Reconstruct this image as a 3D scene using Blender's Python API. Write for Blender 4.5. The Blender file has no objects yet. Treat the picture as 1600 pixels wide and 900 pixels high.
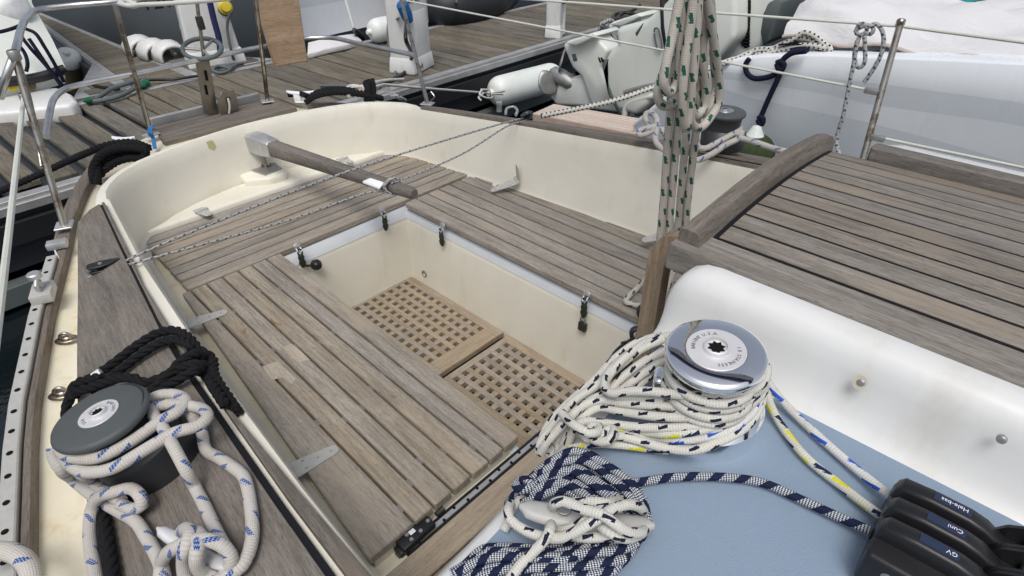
import bpy, bmesh, math, random
from mathutils import Vector, Matrix
random.seed(7)
V = Vector
PI = math.pi
SC = bpy.context.scene
COL = SC.collection

# ------------------------------------------------------------------ camera
CAM = V((2.158, -1.436, 1.717))
F = 923.88
RX = V((0.7218, 0.6920, -0.0108)); RY = V((0.3879, -0.4177, -0.8217)); RZ = V((-0.5731, 0.5889, -0.5699))
RZ.normalize(); RX = (RX - RZ * RX.dot(RZ)).normalized(); RY = RZ.cross(RX).normalized()
cd = bpy.data.cameras.new('camera'); co = bpy.data.objects.new('camera', cd); COL.objects.link(co)
cd.sensor_width = 36; cd.lens = F * 36 / 1600; cd.clip_start = 0.02; cd.clip_end = 500
co.matrix_world = Matrix(((RX.x, -RY.x, -RZ.x, CAM.x), (RX.y, -RY.y, -RZ.y, CAM.y), (RX.z, -RY.z, -RZ.z, CAM.z), (0, 0, 0, 1)))
SC.camera = co
# ------------------------------------------------------------------ light
W = bpy.data.worlds.new('World'); SC.world = W; W.use_nodes = True
wn = W.node_tree.nodes; wl = W.node_tree.links
sky = wn.new('ShaderNodeTexSky'); sky.sky_type = 'NISHITA'; sky.sun_disc = False
sky.sun_elevation = math.radians(62); sky.sun_rotation = math.radians(140); sky.air_density = 1.0; sky.dust_density = 4.0; sky.ozone_density = 1.0
hs = wn.new('ShaderNodeHueSaturation'); hs.inputs['Saturation'].default_value = .55; wl.new(sky.outputs[0], hs.inputs['Color'])   # thin overcast greys the blue
wl.new(hs.outputs[0], wn['Background'].inputs[0]); wn['Background'].inputs[1].default_value = 0.128
sd = bpy.data.lights.new('sun', 'SUN'); so = bpy.data.objects.new('sun', sd); COL.objects.link(so)
sd.energy = 1.4; sd.angle = math.radians(26); sd.color = (1, 0.975, 0.94)
# nishita: rotation 0 = +Y, measured clockwise seen from above
el, ro = sky.sun_elevation, sky.sun_rotation
sdir = V((math.sin(ro) * math.cos(el), math.cos(ro) * math.cos(el), math.sin(el)))
so.rotation_euler = sdir.to_track_quat('Z', 'Y').to_euler()
SC.view_settings.view_transform = 'Standard'; SC.view_settings.look = 'None'
SC.view_settings.gamma = 1.0; SC.view_settings.exposure = 0.05

# ------------------------------------------------------------------ points on the photograph's rays
def ray(x, y): return RX * ((x - 800) / F) + RY * ((y - 450) / F) + RZ
def P(x, y, z): d = ray(x, y); return CAM + d * ((z - CAM.z) / d.z)
def PY(x, y, Y): d = ray(x, y); return CAM + d * ((Y - CAM.y) / d.y)
def PX(x, y, X): d = ray(x, y); return CAM + d * ((X - CAM.x) / d.x)

# ------------------------------------------------------------------ materials
class G:
    def __init__(s, name):
        s.mat = bpy.data.materials.new(name); s.mat.use_nodes = True
        s.t = s.mat.node_tree; s.p = s.t.nodes['Principled BSDF']
    def n(s, ty, **k):
        o = s.t.nodes.new('ShaderNode' + ty)
        for a, b in k.items(): setattr(o, a, b)
        return o
    def put(s, sock, v):
        if v is None: return
        if isinstance(v, bpy.types.NodeSocket): s.t.links.new(v, sock)
        else:
            if hasattr(sock.default_value, '__len__') and not hasattr(v, '__len__'): v = [v] * len(sock.default_value)
            if hasattr(v, '__len__') and len(sock.default_value) == 4 and len(v) == 3: v = (*v, 1)
            sock.default_value = v
    def m(s, op, a, b=None, c=None):
        o = s.n('Math', operation=op)
        for i, v in enumerate((a, b, c)): s.put(o.inputs[i], v)
        return o.outputs[0]
    def vm(s, op, a, b=None):
        o = s.n('VectorMath', operation=op); s.put(o.inputs[0], a); s.put(o.inputs[1], b); return o.outputs[0]
    def sep(s, v): o = s.n('SeparateXYZ'); s.put(o.inputs[0], v); return o.outputs
    def noise(s, vec, scale=1, detail=4, rough=.55, dist=0):
        o = s.n('TexNoise'); s.put(o.inputs['Vector'], vec); o.inputs['Scale'].default_value = scale
        o.inputs['Detail'].default_value = detail; o.inputs['Roughness'].default_value = rough; o.inputs['Distortion'].default_value = dist
        return o.outputs['Fac']
    def mix(s, f, a, b, mode='MIX'):
        o = s.n('Mix', data_type='RGBA', blend_type=mode); s.put(o.inputs[0], f); s.put(o.inputs[6], a); s.put(o.inputs[7], b); return o.outputs[2]
    def ss(s, v, a, b):
        o = s.n('MapRange', interpolation_type='SMOOTHSTEP'); s.put(o.inputs[0], v); o.inputs[1].default_value = a; o.inputs[2].default_value = b; return o.outputs[0]
    def obj(s): return s.n('TexCoord').outputs['Object']
    def rnd(s): return s.n('ObjectInfo').outputs['Random']
    def bump(s, h, st=.3, d=.002):
        o = s.n('Bump'); o.inputs['Strength'].default_value = st; o.inputs['Distance'].default_value = d; s.put(o.inputs['Height'], h)
        s.t.links.new(o.outputs[0], s.p.inputs['Normal'])
    def set(s, **k):
        for a, v in k.items(): s.put(s.p.inputs[{'color': 'Base Color', 'rough': 'Roughness', 'metal': 'Metallic', 'spec': 'Specular IOR Level', 'sheen': 'Sheen Weight', 'coat': 'Coat Weight'}[a]], v)
        return s.mat

def wood(name, dark, light, warm=None, grain=1.0, rough=.75, spots=0.0, spread=.35):
    g = G(name); r = g.rnd()
    off = g.n('CombineXYZ'); g.put(off.inputs[0], g.m('MULTIPLY', r, 37.0)); g.put(off.inputs[1], g.m('MULTIPLY', r, 91.0)); g.put(off.inputs[2], g.m('MULTIPLY', r, 13.0))
    v = g.vm('ADD', g.obj(), off.outputs[0])
    a = g.noise(g.vm('MULTIPLY', v, (7 * grain, 120 * grain, 70 * grain)), 1, 7, .68)
    b = g.noise(g.vm('MULTIPLY', v, (2.2, 14, 9)), 1, 4, .6, .6)
    c = g.noise(g.vm('MULTIPLY', v, (34 * grain, 420 * grain, 260 * grain)), 1, 3, .6)
    f = g.m('ADD', g.m('MULTIPLY', a, .55), g.m('ADD', g.m('MULTIPLY', b, .35), g.m('MULTIPLY', c, .25)))
    colr = g.mix(g.ss(f, .40, .76), dark, light)
    pore = g.noise(g.vm('MULTIPLY', v, (60 * grain, 520 * grain, 300 * grain)), 1, 2, .5); colr = g.mix(g.m('MULTIPLY', g.ss(pore, .56, .68), .55), colr, [x * .55 for x in dark])
    if warm: colr = g.mix(g.ss(g.noise(g.vm('MULTIPLY', v, (1.6, 6, 5)), 1, 3, .6), .52, .75), colr, warm)
    if spots: colr = g.mix(g.m('MULTIPLY', g.ss(g.noise(g.vm('MULTIPLY', v, (11, 22, 9)), 1, 2, .5), .70, .74), spots), colr, (.19, .12, .055))
    k = g.m('MULTIPLY_ADD', g.m('FRACT', g.m('MULTIPLY', r, 17.3)), spread, 1 - spread / 2)
    colr = g.mix(1.0, colr, g.n('CombineColor').outputs[0], 'MULTIPLY') if False else colr
    h = g.n('HueSaturation'); g.put(h.inputs['Value'], k); g.put(h.inputs['Saturation'], g.m('MULTIPLY_ADD', g.m('FRACT', g.m('MULTIPLY', r, 51.7)), .5, .72)); g.put(h.inputs['Color'], colr)
    g.bump(g.m('ADD', a, g.m('MULTIPLY', c, .7)), .55, .0025)
    return g.set(color=h.outputs[0], rough=rough, spec=.25)

def gel(name, c1, c2, rough=.32, stain=None, sc=3.0, bump=.0, lo=.52, hi=.78):
    g = G(name); v = g.obj()
    a = g.noise(v, sc, 5, .6); b = g.noise(g.vm('MULTIPLY', v, (1, 1, .35)), sc * 3.1, 6, .65)
    colr = g.mix(g.ss(a, .3, .72), c1, c2)
    if stain: colr = g.mix(g.m('MULTIPLY', g.ss(b, lo, hi), .75), colr, stain)
    g.bump(g.noise(v, 9, 3), .08 + bump, .004)
    return g.set(color=colr, rough=g.m('MULTIPLY_ADD', b, .3, rough - .1), spec=.45)

def metal(name, c, rough=.25, met=1.0, var=.25, sc=14, tarnish=None, tl=.58):
    g = G(name); v = g.obj(); a = g.noise(v, sc, 5, .65)
    colr = g.mix(g.ss(a, .3, .75), [x * (1 - var) for x in c], c)
    if tarnish: colr = g.mix(g.ss(g.noise(g.vm('ADD', v, (5, 3, 1)), sc * .8, 6, .7), tl, tl + .12), colr, tarnish)
    g.bump(g.noise(v, sc * 12, 3), .06, .001)
    return g.set(color=colr, rough=g.m('MULTIPLY_ADD', a, .25, rough - .1), metal=met)

def plain(name, c, rough=.5, spec=.4, var=.15, sc=8, bump=.1, bsc=60):
    g = G(name); v = g.obj(); a = g.noise(v, sc, 5, .6)
    g.bump(g.noise(v, bsc, 4), bump, .002)
    return g.set(color=g.mix(a, [x * (1 - var) for x in c], [min(1, x * (1 + var)) for x in c]), rough=rough, spec=spec)

def rope_mat(name, base, cols, ncol=3, period=.07, duty=.4, width=.5, slant=0.0, stag=.34, braid=.006, nb=7, spiral=False, soil=(.30, .27, .22), gap=-.97):
    g = G(name); uv = g.n('UVMap').outputs[0]; o = g.sep(uv); u, v = o[0], o[1]
    r = g.rnd()
    ph = 2 * PI
    A = g.m('SINE', g.m('MULTIPLY', g.m('ADD', g.m('MULTIPLY', u, nb), g.m('MULTIPLY', v, .5 / braid)), ph))
    B = g.m('SINE', g.m('MULTIPLY', g.m('SUBTRACT', g.m('MULTIPLY', u, nb), g.m('MULTIPLY', v, .5 / braid)), ph))
    w = g.m('MULTIPLY', A, B)
    bc = g.mix(g.ss(w, -.9, .4), [x * .76 for x in base], base)  # shade in the braid's crevices painted into the rope colour
    bc = g.mix(g.m('MULTIPLY', g.ss(g.noise(g.obj(), 16, 4), .45, .75), .35), bc, soil)
    first = True
    for ci, c in enumerate(cols):
        if spiral:
            s = g.m('LESS_THAN', g.m('FRACT', g.m('ADD', g.m('DIVIDE', v, period), g.m('MULTIPLY', u, slant))), duty)
            f = g.m('MULTIPLY', s, g.m('GREATER_THAN', w, .05))
            if ci == 1:
                f = g.m('MULTIPLY', f, g.m('GREATER_THAN', g.noise(uv, 90, 1), .66))
        else:
            u2 = g.m('FRACT', g.m('ADD', g.m('ADD', u, g.m('MULTIPLY', v, slant)), ci * .13))
            un = g.m('MULTIPLY', u2, ncol)
            k = g.m('FLOOR', un)
            d = g.m('FRACT', g.m('ADD', g.m('ADD', g.m('DIVIDE', v, period), g.m('MULTIPLY', k, stag)), ci * .47))
            # the dash is broken by the braid into slanting flecks
            f = g.m('MULTIPLY', g.m('LESS_THAN', d, duty), g.m('LESS_THAN', g.m('ADD', g.m('FRACT', un), g.m('MULTIPLY', A, .07)), width))
            f = g.m('MULTIPLY', f, g.m('GREATER_THAN', w, gap))
        bc = g.mix(f, bc, c)
    g.bump(w, .35, .0010)
    return g.set(color=bc, rough=.8, spec=.2)

M = {}
M['teak'] = wood('weathered_teak', (.18, .158, .132), (.40, .36, .305), (.34, .285, .215), spots=.0, spread=.28)
M['teak_lid'] = wood('weathered_teak_lid', (.20, .173, .138), (.425, .378, .31), (.39, .315, .23), spots=.6, spread=.1)
M['teak_dark'] = wood('weathered_teak_cap', (.115, .100, .086), (.255, .228, .20), (.21, .17, .13), spread=.16)
M['teak_hatch'] = wood('weathered_teak_hatch', (.145, .128, .110), (.31, .28, .24), (.29, .24, .18), spread=.12)
M['teak_warm'] = wood('oiled_teak', (.25, .205, .155), (.415, .35, .27), (.34, .28, .21), spread=.2)
M['teak_post'] = wood('brown_teak', (.20, .145, .095), (.36, .275, .19), spread=.1)
M['board'] = wood('bare_board', (.36, .24, .14), (.53, .38, .25), grain=.45, spread=.05)
M['dockwood'] = wood('dock_plank', (.078, .070, .056), (.215, .192, .155), (.16, .15, .105), grain=.7, rough=.85)
M['cream'] = gel('cream_gelcoat', (.74, .71, .61), (.80, .775, .68), .34, (.65, .59, .45), lo=.54, hi=.82)
M['cream_dirty'] = gel('stained_cream_gelcoat', (.72, .66, .50), (.78, .74, .61), .4, (.55, .43, .22), 4, lo=.50, hi=.78)
M['white'] = gel('white_gelcoat', (.69, .70, .69), (.755, .76, .75), .3, (.58, .565, .51), lo=.48, hi=.78)
M['hullwhite'] = gel('hull_white', (.74, .78, .82), (.80, .83, .86), .25)
M['hullgrey'] = gel('hull_grey_stripe', (.63, .675, .72), (.66, .705, .745), .25)
M['flange'] = gel('sky_tinted_flange', (.50, .53, .56), (.58, .61, .63), .3)  # blue-grey paints the sky's reflection into the flange colour
g = G('blue_deck_paint'); v = g.obj()
dirt = g.ss(g.noise(v, 7, 7, .7, .4), .5, .72); spk = g.ss(g.noise(v, 260, 2), .66, .74); scf = g.ss(g.noise(g.vm('MULTIPLY', v, (9, 60, 9)), 1, 4, .6, 1.5), .66, .76)
bc = g.mix(g.m('MULTIPLY', dirt, .30), (.225, .298, .392), (.26, .30, .34)); bc = g.mix(g.m('MULTIPLY', scf, .25), bc, (.42, .47, .53)); bc = g.mix(g.m('MULTIPLY', spk, .25), bc, (.14, .19, .27))
g.bump(g.m('ADD', g.noise(v, 420, 3), g.m('MULTIPLY', g.noise(v, 30, 3), .4)), .5, .002); M['blue'] = g.set(color=bc, rough=g.m('MULTIPLY_ADD', dirt, .15, .65), spec=.3)
M['steel'] = metal('stainless', (.47, .44, .39), .28, tarnish=(.20, .15, .10), tl=.50)
M['steelbright'] = metal('bright_tube', (.74, .74, .74), .30, tarnish=(.50, .44, .36), tl=.64)
g = G('chrome'); M['chrome'] = g.set(color=(.93, .93, .94), rough=g.m('MULTIPLY_ADD', g.noise(g.obj(), 30, 5, .7), .10, .015), metal=1.0)
M['alu'] = metal('dull_aluminium', (.62, .63, .63), .45, .7, tarnish=(.42, .40, .36))
M['castalu'] = metal('grey_casting', (.46, .46, .45), .5, .8, tarnish=(.30, .27, .22))
M['bronze'] = metal('dark_bronze', (.055, .065, .05), .5, .6, tarnish=(.06, .11, .08))
M['black'] = plain('black_plastic', (.014, .014, .016), .38, .45)
M['blackrubber'] = plain('black_rubber', (.016, .017, .019), .6, .3)
M['darkfloor'] = wood('dark_well_floor', (.03, .024, .016), (.075, .06, .04))  # dark floor colour, so the grating holes above look dark
M['plate'] = metal('dull_plate', (.74, .74, .75), .42, .35, .06)
M['fitting'] = plain('dull_white_casting', (.44, .437, .415), .42, .45, .18, 40)
M['darkgap'] = plain('black_caulk', (.008, .008, .01), .6, .3)
M['winchgrey'] = plain('grey_anodised', (.082, .092, .094), .55, .4, .12, 30, .12, 300)
M['winchdrum'] = plain('dark_drum', (.03, .032, .034), .38, .5, .2, 20, .2, 200)
M['ink'] = plain('engraved_ink', (.09, .09, .10), .6)
M['paper'] = plain('white_print', (.8, .82, .85), .5)
M['navystrip'] = plain('blue_label', (.022, .034, .075), .4)
M['outboard'] = gel('outboard_cream', (.66, .69, .64), (.72, .75, .70), .28, (.60, .63, .57))
M['fender'] = gel('fender_white', (.68, .74, .72), (.78, .81, .78), .35, (.60, .58, .48))
M['fenderbrown'] = plain('dirty_fender', (.15, .115, .075), .8, .2, .4, 9)
M['greencloth'] = plain('green_cover', (.045, .065, .03), .95, .1, .4, 30, .6, 200)
M['agedsteel'] = metal('aged_steel', (.30, .27, .23), .35, .9, tarnish=(.15, .11, .08))
M['canvas'] = gel('white_canvas', (.62, .62, .63), (.69, .69, .70), .85, (.57, .56, .57), 1.5, .4)
g = G('creased_canvas'); v = g.obj()
cr = g.m('ADD', g.noise(g.vm('MULTIPLY', v, (1.3, 2.4, 3.0)), 2.2, 5, .55, 1.2), g.m('MULTIPLY', g.noise(v, 14, 4), .12)); g.bump(cr, .25, .10)
M['canvas'] = g.set(color=g.mix(g.noise(v, 3, 5), (.63, .63, .645), (.68, .68, .69)), rough=.9, spec=.2)
M['teal'] = plain('teal_cloth', (.01, .33, .33), .7, .2)
M['ribgrey'] = plain('slate_grey_hull', (.12, .14, .155), .45, .4, .1, 2)
M['ribblack'] = plain('black_tube', (.02, .022, .027), .5, .4)
M['navy'] = plain('navy_cloth', (.02, .02, .09), .8)
M['dockalu'] = metal('dock_edge_alu', (.52, .52, .51), .5, .6, tarnish=(.32, .30, .26), sc=6)
M['fascia'] = plain('black_fascia', (.022, .026, .032), .45, .4, .3, 5)
M['bluepl'] = plain('blue_plug', (.02, .12, .35), .4)
M['yellow'] = plain('yellow_plug', (.60, .46, .03), .4)
M['greenrope'] = plain('green_rope', (.01, .10, .055), .8)
M['hose'] = plain('grey_hose', (.10, .12, .12), .6)
M['bluerope'] = plain('blue_line', (.03, .16, .40), .7)
M['redteak'] = wood('pink_teak', (.46, .35, .30), (.62, .52, .46), spread=.1)
M['paleteak'] = wood('pale_pink_teak', (.50, .42, .36), (.66, .58, .51), spread=.1)
M['r_white_blue'] = rope_mat('white_rope_blue_fleck', (.58, .55, .51), [(.012, .085, .33)], 2, .052, .40, .26, 9.0, .5, .0048, 12, gap=-.3)
M['r_white_navy'] = rope_mat('white_rope_navy_fleck', (.66, .65, .59), [(.008, .012, .035)], 3, .042, .34, .36, 5.0, .37, .0040, 9)
M['r_white_yellow'] = rope_mat('white_rope_yellow_fleck', (.66, .66, .58), [(.62, .60, .03), (.01, .02, .07)], 2, .06, .42, .34, 5.0, .5, .004, 9)
M['r_white_royal'] = rope_mat('white_rope_royal_fleck', (.68, .68, .66), [(.02, .10, .50)], 2, .06, .45, .34, 5.0, .5, .004, 9)
M['r_green'] = rope_mat('beige_rope_green_fleck', (.60, .56, .50), [(.02, .115, .075)], 3, .062, .36, .42, 3.0, .37, .005, 9)
M['r_navy'] = rope_mat('navy_rope_check', (.010, .016, .05), [(.62, .65, .70), (.5, .6, .12)], period=.036, duty=.58, slant=1.0, braid=.0036, nb=8, spiral=True, soil=(.02, .03, .07))
M['r_dot'] = rope_mat('white_rope_black_dot', (.66, .65, .60), [(.01, .01, .015)], 4, .022, .42, .45, 0, .5, .0055, 6)
M['r_thin'] = rope_mat('thin_grey_rope', (.42, .43, .43), [(.05, .07, .10)], 2, .02, .45, .5, 12, .5, .004, 4)
M['r_black'] = plain('black_laid_rope', (.011, .011, .013), .85, .2, .3, 60, .5, 300)
M['r_cord'] = plain('white_cord', (.58, .58, .55), .8, .2, .15, 20, .4, 300)
M['r_wire'] = plain('lifeline_white', (.60, .62, .56), .5, .3, .2, 6)
M['r_navyplain'] = plain('navy_line', (.010, .011, .03), .8, .2)
g = G('water'); v = g.obj()
h = g.m('ADD', g.noise(v, 2.2, 4, .5), g.m('MULTIPLY', g.noise(v, 9, 3), .3)); g.bump(h, .25, .05)
M['water'] = g.set(color=(.006, .010, .012), rough=.06, spec=.5)
g = G('perforated')
M['hole'] = plain('dark_hole', (.01, .01, .01), .9, .1)

# ------------------------------------------------------------------ objects
WM = {}
def reg(o, Mx, parent):
    COL.objects.link(o)
    WM[o] = Mx
    if parent is not None:
        o.parent = parent; o.matrix_parent_inverse = Matrix.Identity(4); o.matrix_basis = WM[parent].inverted() @ Mx
    else: o.matrix_basis = Mx
    return o
def thing(name, label, cat, loc, group=None):
    o = bpy.data.objects.new(name, None); o.empty_display_size = .05
    o['label'] = label; o['category'] = cat
    if group: o['group'] = group
    return reg(o, Matrix.Translation(loc), None)
def tag(o, label, cat, group=None):
    o['label'] = label; o['category'] = cat
    if group: o['group'] = group
    return o
def finish(me, angle=35):
    me.polygons.foreach_set('use_smooth', [True] * len(me.polygons))
    try: me.set_sharp_from_angle(angle=math.radians(angle))
    except Exception: pass
def link(name, me, mat, parent=None, Mx=None, label=None, angle=35, smooth=True):
    if mat is not None:
        me.materials.clear()
        for m_ in (mat if isinstance(mat, (list, tuple)) else [mat]): me.materials.append(M[m_])
    if smooth: finish(me, angle)
    o = bpy.data.objects.new(name, me); me.name = name
    if label: o['label'] = label
    if Mx is None:
        # put the origin at the middle of the mesh
        if len(me.vertices):
            xs = [v_.co for v_ in me.vertices]
            c = V([(min(q[i] for q in xs) + max(q[i] for q in xs)) / 2 for i in range(3)]); c.z = min(q.z for q in xs)
            me.transform(Matrix.Translation(-c)); Mx = Matrix.Translation(c)
        else: Mx = Matrix.Identity(4)
    return reg(o, Mx, parent)
def copyobj(o, parent, Mx, label=None):
    c = o.copy()
    if label: c['label'] = label
    return reg(c, Mx, parent)
def mesh(vs, fs, name='m'):
    me = bpy.data.meshes.new(name); me.from_pydata([tuple(v_) for v_ in vs], [], fs); me.update(); return me
def bm_mesh(bm, name='m'):
    bmesh.ops.recalc_face_normals(bm, faces=bm.faces[:])
    me = bpy.data.meshes.new(name); bm.to_mesh(me); bm.free(); return me
def frame(o, x, up):
    z = V(up).normalized(); x = (V(x) - z * V(x).dot(z)).normalized(); y = z.cross(x)
    return Matrix(((x.x, y.x, z.x, o[0]), (x.y, y.y, z.y, o[1]), (x.z, y.z, z.z, o[2]), (0, 0, 0, 1)))
def bevel(bm, w, seg=1, edges=None, ang=25):
    es = edges or [e for e in bm.edges if len(e.link_faces) == 2 and e.calc_face_angle(0) > math.radians(ang)]
    if w > 0 and es: bmesh.ops.bevel(bm, geom=es, offset=w, segments=seg, affect='EDGES', profile=.5, clamp_overlap=True)
def box_bm(sx, sy, sz, bev=0, seg=1, base=False):
    bm = bmesh.new(); bmesh.ops.create_cube(bm, size=1)
    for v_ in bm.verts: v_.co = V((v_.co.x * sx, v_.co.y * sy, v_.co.z * sz + (sz / 2 if base else 0)))
    bevel(bm, bev, seg); return bm
def box(name, parent, Mx, size, mat, bev=.002, seg=1, base=False, label=None):
    return link(name, bm_mesh(box_bm(*size, bev, seg, base)), mat, parent, Mx, label)
CACHE = {}
def plank(name, parent, A, B, w, t, mat, up=(0, 0, 1), bev=.003, side=None):
    A, B = V(A), V(B); L = (B - A).length
    key = (round(L, 3), round(w, 4), t, mat, bev)
    if key not in CACHE:
        bm = box_bm(L, w, t, bev)
        for v_ in bm.verts: v_.co.z -= t / 2
        CACHE[key] = bm_mesh(bm); finish(CACHE[key]); CACHE[key].materials.append(M[mat]); CACHE[key].name = name
    o = bpy.data.objects.new(name, CACHE[key])
    return reg(o, frame((A + B) / 2, B - A, up), parent)
def prism_bm(pts, t, n=None, bev=0, seg=1):
    """solid slab: pts is the top outline, thickness t downwards along -n"""
    pts = [V(p_) for p_ in pts]
    if n is None:
        n = V((0, 0, 0))
        for i in range(len(pts)): n += (pts[i] - pts[0]).cross(pts[(i + 1) % len(pts)] - pts[0])
        n.normalize()
        if n.z < -.01: n = -n
    n = V(n)
    bm = bmesh.new()
    a = [bm.verts.new(p_) for p_ in pts]; b = [bm.verts.new(p_ - n * t) for p_ in pts]
    bm.faces.new(a); bm.faces.new(b[::-1])
    k = len(pts)
    for i in range(k): bm.faces.new((a[i], b[i], b[(i + 1) % k], a[(i + 1) % k]))
    bmesh.ops.recalc_face_normals(bm, faces=bm.faces[:])
    bevel(bm, bev, seg); return bm, n
def dupmesh(name, make, mat, parent, Mx):
    if (name, mat) not in CACHE:
        CACHE[(name, mat)] = bm_mesh(make()); CACHE[(name, mat)].materials.append(M[mat]); CACHE[(name, mat)].name = name
    return reg(bpy.data.objects.new(name, CACHE[(name, mat)]), Mx, parent)
def slab(name, parent, pts, t, mat, xdir=None, bev=.003, seg=1, n=None, label=None):
    bm, n = prism_bm(pts, t, n, bev, seg)
    c = sum((V(p_) for p_ in pts), V()) / len(pts)
    x = V(xdir) if xdir is not None else V(pts[1]) - V(pts[0])
    up = n
    Mx = frame(c, x, up)
    me = bm_mesh(bm); me.transform(Mx.inverted())
    return link(name, me, mat, parent, Mx, label)
def strip_bm(L, R, t, up=(0, 0, 1), bev=.003, seg=1):
    """long solid ribbon between two polylines, thickness t below"""
    u = V(up) * t; bm = bmesh.new(); rows = []
    for a, b in zip(L, R):
        a, b = V(a), V(b); rows.append([bm.verts.new(q) for q in (a, b, b - u, a - u)])
    for r0, r1 in zip(rows, rows[1:]):
        for i in range(4): bm.faces.new((r0[i], r0[(i + 1) % 4], r1[(i + 1) % 4], r1[i]))
    bm.faces.new(rows[0]); bm.faces.new(rows[-1][::-1])
    bmesh.ops.recalc_face_normals(bm, faces=bm.faces[:])
    bevel(bm, bev, seg, ang=40); return bm
def strip(name, parent, L, R, t, mat, up=(0, 0, 1), bev=.003, label=None, seg=1):
    me = bm_mesh(strip_bm(L, R, t, up, bev, seg)); c = (V(L[len(L) // 2]) + V(R[len(R) // 2])) / 2
    Mx = frame(c, V(L[-1]) - V(L[0]), (0, 0, 1)); me.transform(Mx.inverted())
    return link(name, me, mat, parent, Mx, label)
def loft(rows, closed=False, caps=False):
    """rows of equal point count -> verts, faces"""
    vs = []; fs = []; n = len(rows[0])
    for r in rows: vs += [V(q) for q in r]
    for i in range(len(rows) - 1):
        for j in range(n if closed else n - 1):
            a = i * n + j; b = i * n + (j + 1) % n
            fs.append((a, b, b + n, a + n))
    if caps and closed:
        fs.append(tuple(range(n))[::-1]); fs.append(tuple((len(rows) - 1) * n + j for j in range(n)))
    return vs, fs
def fixn(me):
    bm = bmesh.new(); bm.from_mesh(me); bmesh.ops.recalc_face_normals(bm, faces=bm.faces[:]); bm.to_mesh(me); bm.free(); return me
def surf(name, parent, rows, mat, closed=False, caps=False, label=None, angle=35, solid=0, gx=None):
    vs, fs = loft(rows, closed, caps); me = fixn(mesh(vs, fs)); Mx = None
    if gx is not None:                                # lay the wood grain along gx
        c = sum((V(q) for q in vs), V()) / len(vs); Mx = frame(c, gx, (0, 0, 1) if abs(V(gx).normalized().z) < .8 else (0, 1, 0)); me.transform(Mx.inverted())
    o = link(name, me, mat, parent, Mx, label, angle)
    if solid:
        md = o.modifiers.new('s', 'SOLIDIFY'); md.thickness = solid; md.offset = -1
    return o
def smooth_path(pts, step=.012, closed=False):
    pts = [V(p_) for p_ in pts]
    if len(pts) == 2 and not closed:
        n = max(1, int((pts[1] - pts[0]).length / (step * 4))); return [pts[0].lerp(pts[1], i / n) for i in range(n + 1)]
    out = []; n = len(pts)
    for i in range(n if closed else n - 1):
        if closed: p0, p1, p2, p3 = pts[i - 1], pts[i], pts[(i + 1) % n], pts[(i + 2) % n]
        else:
            p1, p2 = pts[i], pts[i + 1]; p0 = pts[i - 1] if i else p1 * 2 - p2; p3 = pts[i + 2] if i + 2 < n else p2 * 2 - p1
        # centripetal catmull-rom
        d1, d2, d3 = max((p1 - p0).length, 1e-5) ** .5, max((p2 - p1).length, 1e-5) ** .5, max((p3 - p2).length, 1e-5) ** .5
        m1 = (p1 - p0) / d1 - (p2 - p0) / (d1 + d2) + (p2 - p1) / d2
        m2 = (p2 - p1) / d2 - (p3 - p1) / (d2 + d3) + (p3 - p2) / d3
        m1 *= d2; m2 *= d2
        k = max(2, int((p2 - p1).length / step))
        for j in range(k):
            t = j / k; t2 = t * t; t3 = t2 * t
            out.append(p1 * (2 * t3 - 3 * t2 + 1) + m1 * (t3 - 2 * t2 + t) + p2 * (-2 * t3 + 3 * t2) + m2 * (t3 - t2))
    if not closed: out.append(pts[-1])
    return out
def frames(path, closed=False):
    n = len(path); T = []
    for i in range(n):
        if closed: t = path[(i + 1) % n] - path[i - 1]
        else: t = path[min(i + 1, n - 1)] - path[max(i - 1, 0)]
        T.append(t.normalized() if t.length > 1e-9 else V((1, 0, 0)))
    N = []; a = V((0, 0, 1)) if abs(T[0].z) < .9 else V((1, 0, 0))
    nn = (a - T[0] * a.dot(T[0])).normalized()
    for t in T:
        nn = nn - t * nn.dot(t); nn = nn.normalized() if nn.length > 1e-6 else t.orthogonal().normalized(); N.append(nn.copy())
    return T, N
def tube_data(path, r, seg=10, closed=False, caps=True, rf=None):
    T, N = frames(path, closed); n = len(path); vs = []; uv = []; fs = []
    L = [0]
    for i in range(1, n + 1): L.append(L[-1] + (path[i % n] - path[i - 1]).length)
    for i in range(n):
        b = T[i].cross(N[i]); rr = rf(i / (n - 1)) * r if rf else r
        for j in range(seg):
            a = 2 * PI * j / seg; vs.append(path[i] + (N[i] * math.cos(a) + b * math.sin(a)) * rr)
    fuv = []
    for i in range(n if closed else n - 1):
        for j in range(seg):
            a = i * seg + j; b = i * seg + (j + 1) % seg; c = ((i + 1) % n) * seg + (j + 1) % seg; d = ((i + 1) % n) * seg + j
            fs.append((a, b, c, d)); fuv.append(((j / seg, L[i]), ((j + 1) / seg, L[i]), ((j + 1) / seg, L[i + 1]), (j / seg, L[i + 1])))
    if caps and not closed:
        fs.append(tuple(range(seg))[::-1]); fuv.append(((0, 0),) * seg); fs.append(tuple((n - 1) * seg + j for j in range(seg))); fuv.append(((0, L[n - 1]),) * seg)
    return vs, fs, fuv
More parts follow.
